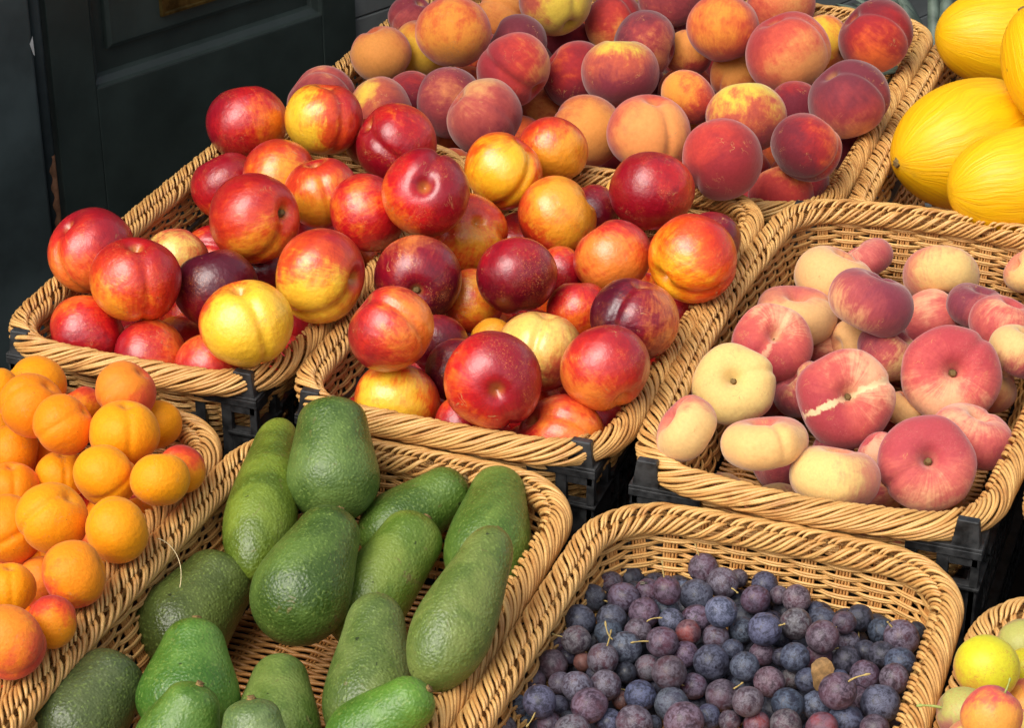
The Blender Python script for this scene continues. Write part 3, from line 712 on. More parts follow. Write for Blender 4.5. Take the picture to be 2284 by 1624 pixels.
# hidden fruit at the bottom of the heaps (seen only through gaps)
def bury(bk, r, zrel, nx, ny, xi, y0, y1, meshes, pals, key, cat, name, label):
    for p, rr in fill(bk, r, zrel, nx, ny, xi, y0, y1):
        put(name, random.choice(meshes), p, rr, frame_for(rand_stem(), random.uniform(-180, 180)), label, cat, GN[bk], jit(pals[key]), None, .7)
N = [
 ('N1', 203, 558, 93, 2, 'K', .45, (-.5, -.9, .3), (-.6, .7, .5), -50, 1, 'mottled red nectarine with a deep crease leaning over the left rim of its basket'),
 ('N1', 302, 623, 97, 3, 'O', .4, (-.6, -.8, .4), (.1, .9, .5), 28, 1, 'large nectarine, dark red on top, orange lower left, second from the left rim'),
 ('N1', 396, 574, 66, 1, 'W', .55, (-.2, .3, .9), None, 60, 1, 'half hidden nectarine with a pale yellow patch against the left basket wall'),
 ('N1', 482, 642, 92, 2, 'D', 1.3, (0, -1, 0), (-.3, .9, .1), 150, 1, 'glossy dark maroon nectarine behind the bright yellow one'),
 ('N1', 549, 721, 100, 3, 'Y', -.25, (.5, -.2, .8), (-.15, .9, .45), 25, 1, 'almost wholly yellow nectarine at the front of the left basket'),
 ('N1', 192, 748, 86, -1, 'R', .75, (0, .9, .3), None, 120, 1, 'dusky red nectarine lowest in the left front corner of its basket'),
 ('N1', 335, 800, 86, -1, 'K', .7, (.8, .4, .2), None, 140, 1, 'coral red nectarine sitting behind the front rim of the left basket'),
 ('N1', 468, 822, 76, -1, 'K', 1.1, (0, .4, .2), None, 90, 1, 'pinkish red speckled nectarine tucked under the yellow one'),
 ('N1', 714, 614, 102, 3, 'Y', .42, (-.2, -.7, .7), (.85, -.1, .35), 60, 1, 'yellow-bellied, red-topped nectarine above the right rim of the left basket'),
 ('N1', 567, 486, 96, 3, 'O', .6, (.3, -.6, .5), (.75, .1, .5), 70, 1.1, 'large wide nectarine with maroon blush, orange streaks and a stem hollow at its right'),
 ('N1', 550, 273, 87, 3, 'R', .55, (.8, -.1, .3), (-.2, .9, 0), 160, 1, 'red nectarine with an orange right side standing highest at the dark door'),
 ('N1', 505, 414, 76, 1, 'R', .85, (0, -1, .2), None, 120, 1, 'rosy red nectarine between the left basket wall and the wide streaked one'),
 ('N1', 625, 402, 88, 2, 'O', .15, (.1, -.6, .7), None, 90, 1, 'peach-orange nectarine just below the topmost red one at the door'),
 ('N1', 718, 430, 82, 2, 'O', .2, (-.1, -.6, .6), (-.2, .9, .3), 10, 1, 'orange nectarine with a soft crease in the middle of the left basket'),
 ('N1', 722, 264, 84, 3, 'Y', .25, (-.9, -.2, .4), (.1, .9, .2), 35, 1, 'nectarine with yellow left cheek and dark red creased right side'),
 ('N1', 884, 320, 88, 3, 'R', .95, (.4, .8, .3), (-.75, .5, .3), -20, 1.05, 'bright red glossy nectarine with pink sheen at the back right corner of the left basket'),
 ('N1', 828, 318, 58, 2, 'R', 1.0, (0, .6, .3), None, 140, 1, 'small slice of red nectarine behind the bright glossy one'),
 ('N1', 820, 474, 86, 2, 'R', .8, (-.3, .2, .9), None, 130, 1, 'red nectarine with an orange glow between the orange creased one and the big dimpled one'),
 ('N2', 949, 432, 94, 3, 'R', .75, (-.9, -.5, .1), (0, .1, 1), 160, 1.08, 'tall red nectarine with a dark dimple facing the viewer and an orange left edge'),
 ('N2', 1122, 380, 86, 3, 'B', .1, (-.1, -.1, 1), (.6, .8, .2), 40, 1, 'golden nectarine with a red patch at its bottom, near the top of the middle heap'),
 ('N2', 1232, 336, 76, 2, 'O', -.05, (.2, -.7, .6), None, 120, 1, 'orange nectarine behind the golden one against the peaches'),
 ('N2', 1243, 482, 89, 2, 'O', .0, (.4, .3, .8), None, 160, 1, 'orange nectarine blushed red at its left, below the golden one'),
 ('N2', 1453, 426, 92, 3, 'R', 1.05, (.9, .3, .2), (.1, 1, -.2), 170, 1, 'round deep red glossy nectarine at the back right of the middle basket'),
 ('N2', 1405, 432, 55, 1, 'W', .2, (-.9, -.2, .4), None, 90, 1, 'sliver of cream and brown nectarine behind the round deep red one'),
 ('N2', 1545, 577, 96, 3, 'B', .35, (-.7, -.4, .6), (-.5, -.3, .2), -60, 1.06, 'vivid orange nectarine with yellow left side resting on the right rim'),
 ('N2', 1366, 574, 86, 2, 'K', .3, (0, -.4, .8), None, 160, 1, 'coral nectarine with coarse speckles left of the vivid orange one'),
 ('N2', 1416, 712, 96, 3, 'D', .55, (.9, .1, .2), (.2, .9, .25), -30, 1, 'nectarine with maroon left half, orange right lobe and a scar line on top'),
 ('N2', 1153, 614, 88, 3, 'C', .3, (0, 1, 0), (-.1, .7, -.3), 180, 1, 'evenly dark crimson polished nectarine in the centre of the middle basket'),
 ('N2', 932, 622, 94, 2, 'D', .72, (-.2, .75, .5), (0, -.35, .85), 165, 1, 'maroon nectarine with a tan patch and a grey stem hollow at its lower edge'),
 ('N2', 1042, 520, 86, 1, 'O', .45, (.3, -.3, .6), (.3, .3, .8), 120, 1, 'orange-red dimpled nectarine between the tall dimpled one and the crimson one'),
 ('N2', 871, 735, 96, 3, 'K', .45, (.8, .1, .5), (-.7, .6, .1), 30, 1, 'red nectarine with an orange right cheek at the left rim of the middle basket'),
 ('N2', 1055, 672, 70, 1, 'O', .4, (.2, .2, .8), None, 120, 1, 'shaded orange-red nectarine below left of the crimson one'),
 ('N2', 1290, 690, 68, 1, 'R', .8, (0, -.4, .8), None, 120, 1, 'shaded red nectarine below right of the crimson one'),
 ('N2', 1100, 848, 107, 3, 'R', .75, (-.95, -.4, .2), (.1, -.25, .95), 180, 1, 'largest red nectarine with a central crease at the front of the middle basket'),
 ('N2', 1350, 820, 98, 3, 'K', .4, (-.5, -.85, .2), (.4, -.7, .3), 150, 1, 'coral red nectarine with golden underside at the front right of the middle basket'),
 ('N2', 1206, 782, 94, 2, 'W', .2, (-.2, .5, .6), (.2, .95, .1), -10, 1, 'cream and pink striped nectarine behind the largest red one'),
 ('N2', 1098, 762, 52, 1, 'O', .0, (0, .5, .6), None, 120, 1, 'small golden edge of a nectarine left of the cream striped one'),
 ('N2', 885, 895, 93, -1, 'Y', .35, (-.2, -.2, .9), None, 160, 1, 'nectarine with pale yellow centre low in the front left of the middle basket'),
 ('N2', 1250, 978, 98, -1, 'K', .5, (.3, .0, .8), (-.8, .5, .3), 30, 1, 'orange-red nectarine lowest at the front right, half behind the rim'),
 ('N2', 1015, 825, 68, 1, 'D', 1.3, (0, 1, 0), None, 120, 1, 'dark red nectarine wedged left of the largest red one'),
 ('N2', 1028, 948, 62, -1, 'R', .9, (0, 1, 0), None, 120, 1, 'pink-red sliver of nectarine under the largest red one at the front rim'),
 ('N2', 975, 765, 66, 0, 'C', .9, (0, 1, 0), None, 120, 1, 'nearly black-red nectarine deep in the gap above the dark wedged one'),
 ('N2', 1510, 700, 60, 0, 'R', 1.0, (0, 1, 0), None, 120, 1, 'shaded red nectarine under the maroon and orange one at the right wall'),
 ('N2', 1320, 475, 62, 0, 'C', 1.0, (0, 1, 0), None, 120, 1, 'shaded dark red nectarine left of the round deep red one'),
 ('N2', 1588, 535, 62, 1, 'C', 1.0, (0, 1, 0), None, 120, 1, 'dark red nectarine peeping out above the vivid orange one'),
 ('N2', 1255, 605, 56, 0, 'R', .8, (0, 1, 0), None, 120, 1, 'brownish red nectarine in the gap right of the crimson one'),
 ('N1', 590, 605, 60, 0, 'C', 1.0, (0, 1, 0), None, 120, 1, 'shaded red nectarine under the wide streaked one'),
]
PPL = [
 ('P', 850, 120, 64, 2, 'T', -.3, (0, -.4, .8), None, None, 1, 'plain tan-orange peach at the left rim of the peach basket'),
 ('P', 945, 105, 66, 1, 'Y', -.2, (-.1, -.8, .5), None, None, 1, 'yellow peach right of the plain tan one, partly behind the big orange one'),
 ('P', 1012, 70, 81, 3, 'O', .2, (-.1, -.4, .9), (.1, 1, -.2), 170, 1, 'big orange peach with a yellow streak at the upper left of the heap'),
 ('P', 918, 38, 50, 1, 'M', .7, (0, -1, .2), None, None, 1, 'mauve-pink peach at the back left rim'),
 ('P', 1118, 32, 60, 1, 'T', .1, (0, .2, .6), None, None, 1, 'tan peach behind the big orange one'),
 ('P', 1240, 2, 78, 3, 'G', .15, (.5, -.5, .6), (.4, -.8, .3), -30, 1, 'yellow-green creased peach cut by the top edge of the picture'),
 ('P', 1155, 100, 66, 2, 'P', .9, (0, -.5, .3), None, None, 1, 'dusky purple-red peach behind the red one with the open crease'),
 ('P', 1146, 155, 82, 3, 'R', .55, (.9, .2, .2), (.75, -.65, .15), 20, 1, 'rosy red peach with a yellow right edge and deep crease'),
 ('P', 850, 246, 72, 2, 'G', .62, (-.6, .75, .2), None, 120, 1, 'mauve peach with a yellow upper left edge next to the door-side nectarines'),
 ('P', 915, 226, 66, 1, 'D', 1.2, (0, 1, 0), None, None, 1, 'dark purple peach between the yellow-edged mauve one and the greyish plum-coloured one'),
 ('P', 1003, 228, 76, 2, 'P', 1.2, (0, 0, 1), None, 140, 1, 'greyish plum-coloured peach left of the one with a torn stem end'),
 ('P', 1080, 260, 84, 3, 'M', .65, (-.3, .6, .5), (-.8, .55, .2), 20, 1, 'dull pink peach with a torn stem end on its upper left'),
 ('P', 1285, 167, 75, 1, 'D', .9, (-.3, .3, .4), None, None, 1, 'deep red peach left of the yellow-capped one'),
 ('P', 1383, 161, 83, 3, 'G', .55, (-.1, .9, .25), (0, 1, .1), 170, .95, 'broad mauve-red peach with a bright yellow cap'),
 ('P', 1438, 100, 72, 2, 'P', .8, (.3, -.2, .5), None, None, 1, 'purplish red peach behind the yellow-capped one'),
 ('P', 1372, 55, 66, 1, 'R', .5, (-.2, -.7, .5), None, None, 1, 'red and orange peach with yellow underside above the yellow-capped one'),
 ('P', 1500, -5, 78, 3, 'P', .85, (0, .2, .5), None, None, 1, 'purple-red peach cut by the top edge near the middle of the heap'),
 ('P', 1612, 62, 77, 2, 'O', .5, (-.25, .0, .9), (.1, .95, -.1), 120, 1, 'red peach with a diagonal yellow flash at the upper right'),
 ('P', 1742, 12, 72, 2, 'S', .4, (.1, .0, .6), None, None, 1, 'orange-red peach cut by the top edge above the large salmon one'),
 ('P', 1756, 117, 90, 3, 'S', .1, (.5, -.6, .5), (-.4, .8, .3), 60, 1, 'large salmon peach with a yellow lower right'),
 ('P', 1838, 100, 62, 2, 'Y', .25, (-.4, .0, .7), None, None, 1, 'yellow-orange peach peeping out right of the large salmon one'),
 ('P', 1953, 81, 80, 3, 'D', .5, (.0, -.8, .4), (-.7, .5, .2), 30, 1, 'dark red peach glowing orange below, at the back right corner of its basket'),
 ('P', 1893, 222, 87, 3, 'P', .75, (.2, -.8, .3), (-.6, .7, .35), 40, 1, 'purple-red creased peach resting on the right rim'),
 ('P', 1640, 165, 54, 1, 'T', .0, (0, .2, .7), None, None, 1, 'small orange peach left of the large salmon one'),
 ('P', 1535, 118, 52, 1, 'R', .3, (-.3, .2, .6), None, None, 1, 'dull orange-red peach right of the purplish red one'),
 ('P', 1535, 216, 62, 2, 'O', .25, (-.6, .3, .5), None, 120, .9, 'flattish yellow and red peach below the dull orange-red one'),
 ('P', 1664, 262, 85, 3, 'G', .35, (-.1, .9, .3), (-.1, 1, 0), 150, 1, 'peach with yellow crown, purple left cheek and tan right side'),
 ('P', 1447, 297, 90, 3, 'S', -.1, (.1, -.2, .7), (.1, .8, .4), 30, 1, 'large salmon-tan peach with a faint crease at the middle front'),
 ('P', 1522, 262, 64, 1, 'T', .0, (.3, .0, .6), None, None, 1, 'tan peach with a small pit mark behind the large salmon-tan one'),
 ('P', 1311, 292, 79, 2, 'T', .0, (.2, -.1, .7), None, None, 1, 'tan-orange peach left of the large salmon-tan one'),
 ('P', 1612, 354, 88, 3, 'R', 1.0, (-.5, .7, .3), (.6, .3, -.6), 150, 1, 'round rose-red peach beside the middle nectarine basket'),
 ('P', 1798, 327, 76, 3, 'D', .6, (.85, .3, .3), (.6, .7, .1), 60, 1, 'red peach with an orange-yellow right edge near the right rim'),
 ('P', 1742, 436, 69, 1, 'R', .6, (0, .8, .3), None, 120, 1, 'orange-red peach lowest at the front, half behind the flat peach basket rim'),
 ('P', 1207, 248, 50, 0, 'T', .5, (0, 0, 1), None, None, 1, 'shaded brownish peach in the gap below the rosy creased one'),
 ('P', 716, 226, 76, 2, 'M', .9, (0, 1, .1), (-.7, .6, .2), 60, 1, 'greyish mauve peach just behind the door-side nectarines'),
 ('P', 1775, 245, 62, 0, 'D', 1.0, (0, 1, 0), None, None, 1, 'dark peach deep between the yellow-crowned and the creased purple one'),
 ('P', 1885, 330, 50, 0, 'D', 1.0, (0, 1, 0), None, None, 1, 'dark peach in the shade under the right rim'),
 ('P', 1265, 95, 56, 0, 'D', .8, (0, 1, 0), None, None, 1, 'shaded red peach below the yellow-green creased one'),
]
FL = [
 ('F', 1925, 585, 70, 2, 'Q', .8, (-.6, .5, .3), (-.5, .75, .0), 150, 1, 'coral-red flat peach standing on edge by the back wall of its basket'),
 ('F', 1860, 625, 88, 3, 'C', -.4, (-.5, -.1, .8), (.35, .8, .25), 140, 1.1, 'cream flat peach leaning against the coral-red standing one'),
 ('F', 1943, 674, 94, 3, 'M', .75, (-.9, -.4, .2), (.35, .92, .2), 170, 1, 'purple-red kidney-shaped flat peach with a cream left end'),
 ('F', 1776, 703, 90, 2, 'C', -.3, (0, -.6, .5), (.0, .8, .4), 90, 1, 'cream-pink flat peach with its stem pit on top at the left wall'),
 ('F', 1722, 765, 90, 3, 'R', .85, (.2, .8, .2), (.1, .35, .9), -30, 1, 'red flat peach with a thin pale scratch and centre dimple'),
 ('F', 1636, 858, 95, 3, 'W', -.5, (0, .3, .9), (-.1, .35, .9), 90, 1, 'pale yellow flat peach with brownish bruises round its stem at the left rim'),
 ('F', 1530, 957, 78, -1, 'C', -.1, (0, -.4, .8), (-.75, .45, .2), 90, 1.2, 'pinkish cream flat peach seen edge-on in the front left corner'),
 ('F', 1705, 988, 98, -1, 'C', -.35, (-.2, -.3, .8), (-.1, .95, .15), 20, 1, 'cream flat peach lying level near the front left'),
 ('F', 1862, 1064, 100, -1, 'W', .05, (-.6, .2, .6), (.1, .98, .12), 120, .95, 'flat peach with pale yellow left and pink right lying at the front rim'),
 ('F', 1887, 888, 108, 3, 'R', .62, (.6, .5, .2), (.0, .12, 1), 110, 1, 'large red flat peach with two cream streaks beside its brown stem'),
 ('F', 2067, 1035, 108, 3, 'Q', 1.05, (0, -.5, .3), (-.0, .3, .95), -60, 1, 'dusky rose flat peach with a curled crease at the front rim'),
 ('F', 2122, 836, 110, 3, 'R', .62, (-.3, -.9, .2), (-.05, .15, 1), 120, 1, 'large red flat peach with pale lower edge, right of the streaked one'),
 ('F', 2203, 848, 76, 1, 'C', .1, (.2, .5, .5), (.6, .5, .4), 120, 1, 'cream and red flat peach behind the large red one with pale edge'),
 ('F', 2168, 970, 92, 2, 'Q', .7, (0, .6, .3), (.25, .8, .35), 150, 1, 'coral flat peach lying edge-on above the dusky rose one'),
 ('F', 1982, 785, 74, 2, 'M', .6, (.6, -.5, .4), (.5, .7, .3), 60, 1, 'mauve flat peach with a tan lower right behind the streaked one'),
 ('F', 1895, 760, 48, 1, 'C', .2, (0, 0, 1), None, None, 1.2, 'small tan flat peach behind the streaked one'),
 ('F', 2078, 712, 66, 1, 'Q', .9, (0, .5, .3), (.9, .3, .3), 120, 1.3, 'rose flat peach right of the kidney-shaped one'),
 ('F', 2097, 615, 84, 2, 'C', .05, (.2, -.3, .7), (.1, .9, -.35), 120, 1.1, 'tan and mauve bean-shaped flat peach by the back wall'),
 ('F', 2180, 685, 72, 2, 'M', 1.0, (.3, -.3, .3), (.2, .8, .3), 120, 1.1, 'dull mauve flat peach below right of the bean-shaped one'),
 ('F', 2238, 725, 76, 2, 'R', .9, (0, .2, .4), (.3, .8, .3), 120, 1.1, 'rose-red flat peach right of the dull mauve one'),
 ('F', 2288, 605, 52, 1, 'W', -.1, (0, 0, 1), (-.7, .4, .3), 120, 1.1, 'cream flat peach cut by the right edge near the back wall'),
 ('F', 2272, 782, 66, 3, 'M', .4, (-.3, .6, .4), (.3, .8, .3), 120, 1.1, 'mauve and cream flat peach cut by the right edge'),
 ('F', 1788, 868, 68, 1, 'M', .9, (0, .3, .4), (-.6, .6, .3), 120, 1.2, 'mauve flat peach wedged left of the streaked one'),
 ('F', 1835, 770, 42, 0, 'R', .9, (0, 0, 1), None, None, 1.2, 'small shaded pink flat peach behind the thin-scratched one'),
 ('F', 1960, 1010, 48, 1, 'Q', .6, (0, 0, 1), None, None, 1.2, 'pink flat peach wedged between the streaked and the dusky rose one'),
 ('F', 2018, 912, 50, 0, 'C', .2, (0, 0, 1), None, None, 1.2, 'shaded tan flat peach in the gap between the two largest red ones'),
]
for tab, me_, pa_, ca_, na_ in ((N, NECT, PN, 'nectarine', 'nectarine'), (PPL, PEACH, PP, 'peach', 'peach'), (FL, FLAT, PF, 'flat peach', 'flat_peach')):
    run([q for q in tab if q[4] < 0], me_, pa_, ca_, na_, slack=.78 if ca_ != 'flat peach' else .5)
bury('N1', .034, -.064, 4, 7, .058, .066, .075, NECT, PN, 'R', 'nectarine', 'nectarine', 'dark nectarine buried at the bottom of the left nectarine basket')
bury('N2', .034, -.064, 4, 7, .058, .066, .075, NECT, PN, 'R', 'nectarine', 'nectarine', 'dark nectarine buried at the bottom of the middle nectarine basket')
bury('P', .035, -.060, 8, 5, .068, .068, .075, PEACH, PP, 'D', 'peach', 'peach', 'dark peach buried at the bottom of the round peach heap')
bury('F', .031, -.072, 4, 5, .07, .075, .10, FLAT, PF, 'M', 'flat peach', 'flat_peach', 'shaded flat peach buried at the bottom of the flat peach basket')

run([q for q in N if q[4] >= 0], NECT, PN, 'nectarine', 'nectarine')

run([q for q in PPL if q[4] >= 0], PEACH, PP, 'peach', 'peach')

run([q for q in FL if q[4] >= 0], FLAT, PF, 'flat peach', 'flat_peach', slack=.56, HM={-1: -1, 0: -.056, 1: -.046, 2: -.030, 3: -.012})

AP = [
 (75, 866, 71, 1, 'Y', 'yellow-orange apricot behind the front one at the top left of the heap'), (72, 905, 70, 2, 'O', 'orange apricot with a red freckle at the top left'),
 (141, 948, 66, 3, 'O', 'orange apricot with a brown blemish on its right'), (184, 906, 44, 0, 'R', 'red and yellow apricot in the gap below the basket of nectarines'),
 (281, 873, 66, 2, 'S', 'reddish apricot topmost against the black crate'), (278, 965, 74, 3, 'Y', 'large golden apricot with a soft crease'),
 (349, 947, 54, 1, 'Y', 'golden apricot behind the large golden one'), (407, 1047, 52, 2, 'R', 'red-topped apricot in the back right corner'),
 (357, 1070, 63, 2, 'Y', 'golden apricot against the right rim'), (235, 1062, 68, 3, 'Y', 'golden apricot with a pale round mark'),
 (138, 1060, 56, 1, 'Y', 'golden apricot with a creased top'), (117, 1155, 77, 3, 'Y', 'big round golden apricot with a small dark scratch'),
 (261, 1183, 71, 3, 'Y', 'golden apricot with brown scars'), (305, 1155, 42, 0, 'O', 'orange apricot behind the scarred one'),
 (30, 1008, 58, 1, 'O', 'deep orange apricot at the left edge below the freckled one'), (25, 1090, 60, 1, 'O', 'orange apricot at the left edge beside the creased one'),
 (22, 1182, 74, 2, 'O', 'upright orange apricot at the left edge left of the big round one'), (165, 1281, 72, 3, 'R', 'golden apricot with a red cheek at its lower left'),
 (92, 1300, 54, 0, 'S', 'red-orange apricot behind the red-cheeked one'), (20, 1312, 57, 2, 'Y', 'yellow apricot with a straight crease at the left edge'),
 (20, 1432, 80, 3, 'S', 'salmon apricot at the lower left edge'), (117, 1388, 56, 1, 'R', 'orange apricot blushed red lying at the rim beside the salmon one'),
 (-12, 868, 52, 1, 'Y', 'yellow apricot cut by the left edge at the top'), (0, 952, 46, 1, 'Y', 'yellow apricot cut by the left edge below the topmost'),
 (112, 1018, 40, 0, 'O', 'small orange apricot in the gap below the blemished one')]
for q in sorted(AP, key=lambda q: (q[3], q[1])):
    u, v, rp, ly, pal, lab = q
    p, r, h = settle(u, v, rp, 'R', {0: -.036, 1: -.022, 2: .0, 3: .018}[ly], slack=.95)
    if h > .09: print('HIGH', lab, round(h, 3))
    yd, cov = ((random.uniform(-.3, .5), random.uniform(0, .8), .6), -.5)
    stem, roll = rand_stem(), random.uniform(-180, 180)
    if 'red cheek' in lab: yd, cov = (.55, .5, .4), .0
    if 'crease' in lab: stem, roll = (.1, .9, .3), 20
    if pal == 'S': yd, cov = (-.6, .5, .5), .1
    if pal == 'R' and 'cheek' not in lab: yd, cov = (0, -.8, .4), .1
    put('apricot', random.choice(APRI), p, r, frame_for(stem, roll), lab, 'apricot', 'apricots in the lower left basket', jit(PA[pal], .04), yd, cov, 1.0)
for p, rr in fill('R', .0235, -.066, 6, 13, .055, .055, .05, .004):
    put('apricot', random.choice(APRI), p, rr, frame_for(rand_stem(), 0), 'shaded apricot buried at the bottom of the apricot basket', 'apricot', 'apricots in the lower left basket', jit(PA['R']), None, .3)

# ---- avocados: each a pear-shaped mesh between its two ends
def avocado(seed, w0, w1):      # unit length along z from blunt end (0) to stem (1); w0 bulge radius, w1 neck radius
    n = 64; K = 60; V = []; 
    t = (1 - np.cos(np.linspace(0, math.pi, K))) / 2
    blunt = .36
    for k, tk in enumerate(t):
        # superposed profile: bulge sphere blended into neck
        blunt = .34
        if tk < blunt: rb = math.sqrt(max(0, 1 - ((tk - blunt) / blunt) ** 2)) 
        else:
            q = (tk - blunt) / (1 - blunt); s = q * q * (3 - 2 * q)
            rb = (1 - s) + s * (w1 / w0)
            e = .80
            if q > e * .9: 
                z_ = (q - e * .9) / (1 - e * .9); rb *= math.sqrt(max(0, 1 - z_ ** 2.4)) 
        r = w0 * rb * (1 if tk < blunt else 1 - .035 * math.sin(math.pi * min(1, (tk - blunt) / (1 - blunt))))
        for i in range(n):
            a = 2 * math.pi * i / n; V.append((r * math.cos(a), r * math.sin(a), tk))
    V = np.array(V)
    nz = bumpy(V * np.array([2.2, 2.2, 1.5]), .022, 1.0, seed); rad = np.hypot(V[:, 0], V[:, 1])
    V[:, :2] *= (1 + nz / (.4 + rad[:, None].T[0]))[:, None]
    bend = .03 * np.sin(V[:, 2] * math.pi) * (1 if seed % 2 else -1); V[:, 0] += bend
    F = [(k * n + i, k * n + (i + 1) % n, (k + 1) * n + (i + 1) % n, (k + 1) * n + i) for k in range(K - 1) for i in range(n)]
    return V, np.array(F)
AV = [  # stem end (u,v), blunt end, bulge radius px, neck radius px, order, base tone, deep tone, tilt (stem higher +), stem shown, label
 ((628, 944), (556, 1286), 82, 47, 1, (84, 118, 38), (56, 86, 24), .0, 1, 'slender-necked green avocado at the back left corner of its basket'),
 ((742, 893), (744, 1162), 106, 74, 3, (68, 104, 50), (44, 76, 30), .015, 0, 'broad blunt avocado standing topmost at the back of the basket'),
 ((757, 1140), (622, 1428), 112, 66, 2, (62, 98, 40), (40, 70, 24), .01, 1, 'large round-bellied avocado with a pinkish stem scar in the middle'),
 ((1036, 1070), (812, 1228), 82, 58, 0, (64, 102, 38), (42, 76, 22), .0, 0, 'avocado lying slantwise behind the long ones with its tip up right'),
 ((950, 1158), (760, 1432), 88, 70, 1, (86, 120, 48), (58, 94, 28), .01, 0, 'long pale green avocado leaning right of the round-bellied one'),
 ((1118, 1056), (1070, 1330), 98, 58, 1, (74, 112, 46), (50, 86, 30), .0, 1, 'upright dark-stemmed avocado in the back right corner'),
 ((1112, 1182), (950, 1536), 92, 54, 3, (84, 112, 56), (60, 90, 38), .012, 1, 'long grey-green avocado along the right rim'),
 ((842, 1330), (812, 1680), 106, 62, 2, (78, 108, 56), (54, 84, 36), .01, 0, 'dull green pear-shaped avocado in front of the long pale one'),
 ((520, 1256), (342, 1476), 108, 80, 0, (66, 92, 42), (48, 70, 30), .0, 0, 'dark olive avocado with a black nick at the left side'),
 ((438, 1382), (410, 1650), 116, 62, 2, (70, 118, 48), (42, 88, 26), .01, 1, 'bright green avocado with a yellow stem button at the lower left'),
 ((285, 1474), (100, 1700), 112, 76, 1, (64, 88, 52), (48, 70, 40), .0, 0, 'dark grey-green avocado in the bottom left corner of its basket'),
 ((445, 1528), (370, 1720), 96, 56, 3, (68, 112, 44), (44, 86, 26), .01, 1, 'green avocado with a pale stem scar cut by the bottom edge'),
 ((628, 1470), (610, 1740), 102, 58, 1, (84, 118, 58), (58, 92, 36), .0, 1, 'avocado with a brown woody stem button pointing at the viewer near the bottom'),
 ((560, 1560), (575, 1760), 84, 60, 3, (86, 120, 78), (62, 94, 52), .01, 0, 'pale matt green avocado tip at the very bottom edge'),
 ((955, 1538), (740, 1700), 86, 58, 3, (68, 118, 40), (46, 90, 28), .01, 0, 'vivid green avocado lying slantwise at the bottom edge by the rim'),
]
HT = {0: -.052, 1: -.044, 2: -.018, 3: .006}
avp = []
for q in sorted(AV, key=lambda q: (q[4], q[0][1])):
    (su, sv), (bu, bv), rb, rk, order, ct, cdp, tilt, stm, lab = q
    t = ((ZA + HT[order]) - CAM[2]) / ray((su + bu) / 2, (sv + bv) / 2)[2]
    for it in range(900):
        ts = t
        m = CAM + ray((su + bu) / 2, (sv + bv) / 2) * t
        # both ends on one level plane through the middle (plus tilt)
        rs, rb_ = ray(su, sv), ray(bu, bv)
        # stand-up factor: long axis projected half on the horizontal plane and half towards vertical
        ds = (m[2] + tilt + .018 - CAM[2]) / rs[2]; db = (m[2] - tilt - .018 - CAM[2]) / rb_[2]
        Ps, Pb = CAM + rs * ds, CAM + rb_ * db
        R = rb / FPX * db * np.linalg.norm(rb_); Rk = rk / FPX * ds * np.linalg.norm(rs)
        ax = Ps - Pb; Ln = np.linalg.norm(ax); cand = []
        for f, rr in ((.30, R * .97), (.45, R * .95), (.62, (R + Rk) / 2 * .95), (.78, Rk * .95)):
            cand.append((*(Pb + ax * f), rr))
        S = np.array(SPH if not avp else SPH); bad = False
        for c in cand:
            d = np.linalg.norm(S[:, :3] - np.array(c[:3]), axis=1) - (S[:, 3] + c[3] * .93)
            if d.min() < -.003: bad = True; break
            if c[2] < ZA and c[1] > B['A']['y1'] - c[3] - .010: bad = True; break
            if c[2] - c[3] < ZA - .104: bad = True; break
        if not bad: break
        t -= .0012
    SPH.extend(cand)
    if m[2] - ZA > .08: print('HIGH', lab, round(m[2] - ZA, 3))
    V, F = avocado(order * 3 + int(su), R / Ln, Rk / Ln)
    o = link(bpy.data.objects.new('avocado', mesh_from('avocado', V * Ln, F, M_AVO)))
    Z = ax / Ln; X = img_dir(0, 0, 1); X = X - Z * (X @ Z); X /= np.linalg.norm(X); Y = np.cross(Z, X)
    o.matrix_world = Matrix.Translation(Vector(Pb)) @ Matrix([list(k) for k in np.stack([X, Y, Z], 1)]).to_4x4()
    tag(o, lab, 'avocado', 'avocados in the front basket'); o['seed'] = [random.uniform(-9, 9) for _ in range(3)]
    o['c_base'] = [float(c) for c in lin(*ct)]; o['c_deep'] = [float(c) for c in lin(*cdp)]
    sm = link(bpy.data.objects.new('stem_button', stub('stem_button', Rk * .17, Rk * .12, Rk * .16, M_STEM, .2, int(su))), o)
    sm.matrix_local = Matrix.Translation((0, 0, Ln * .992))

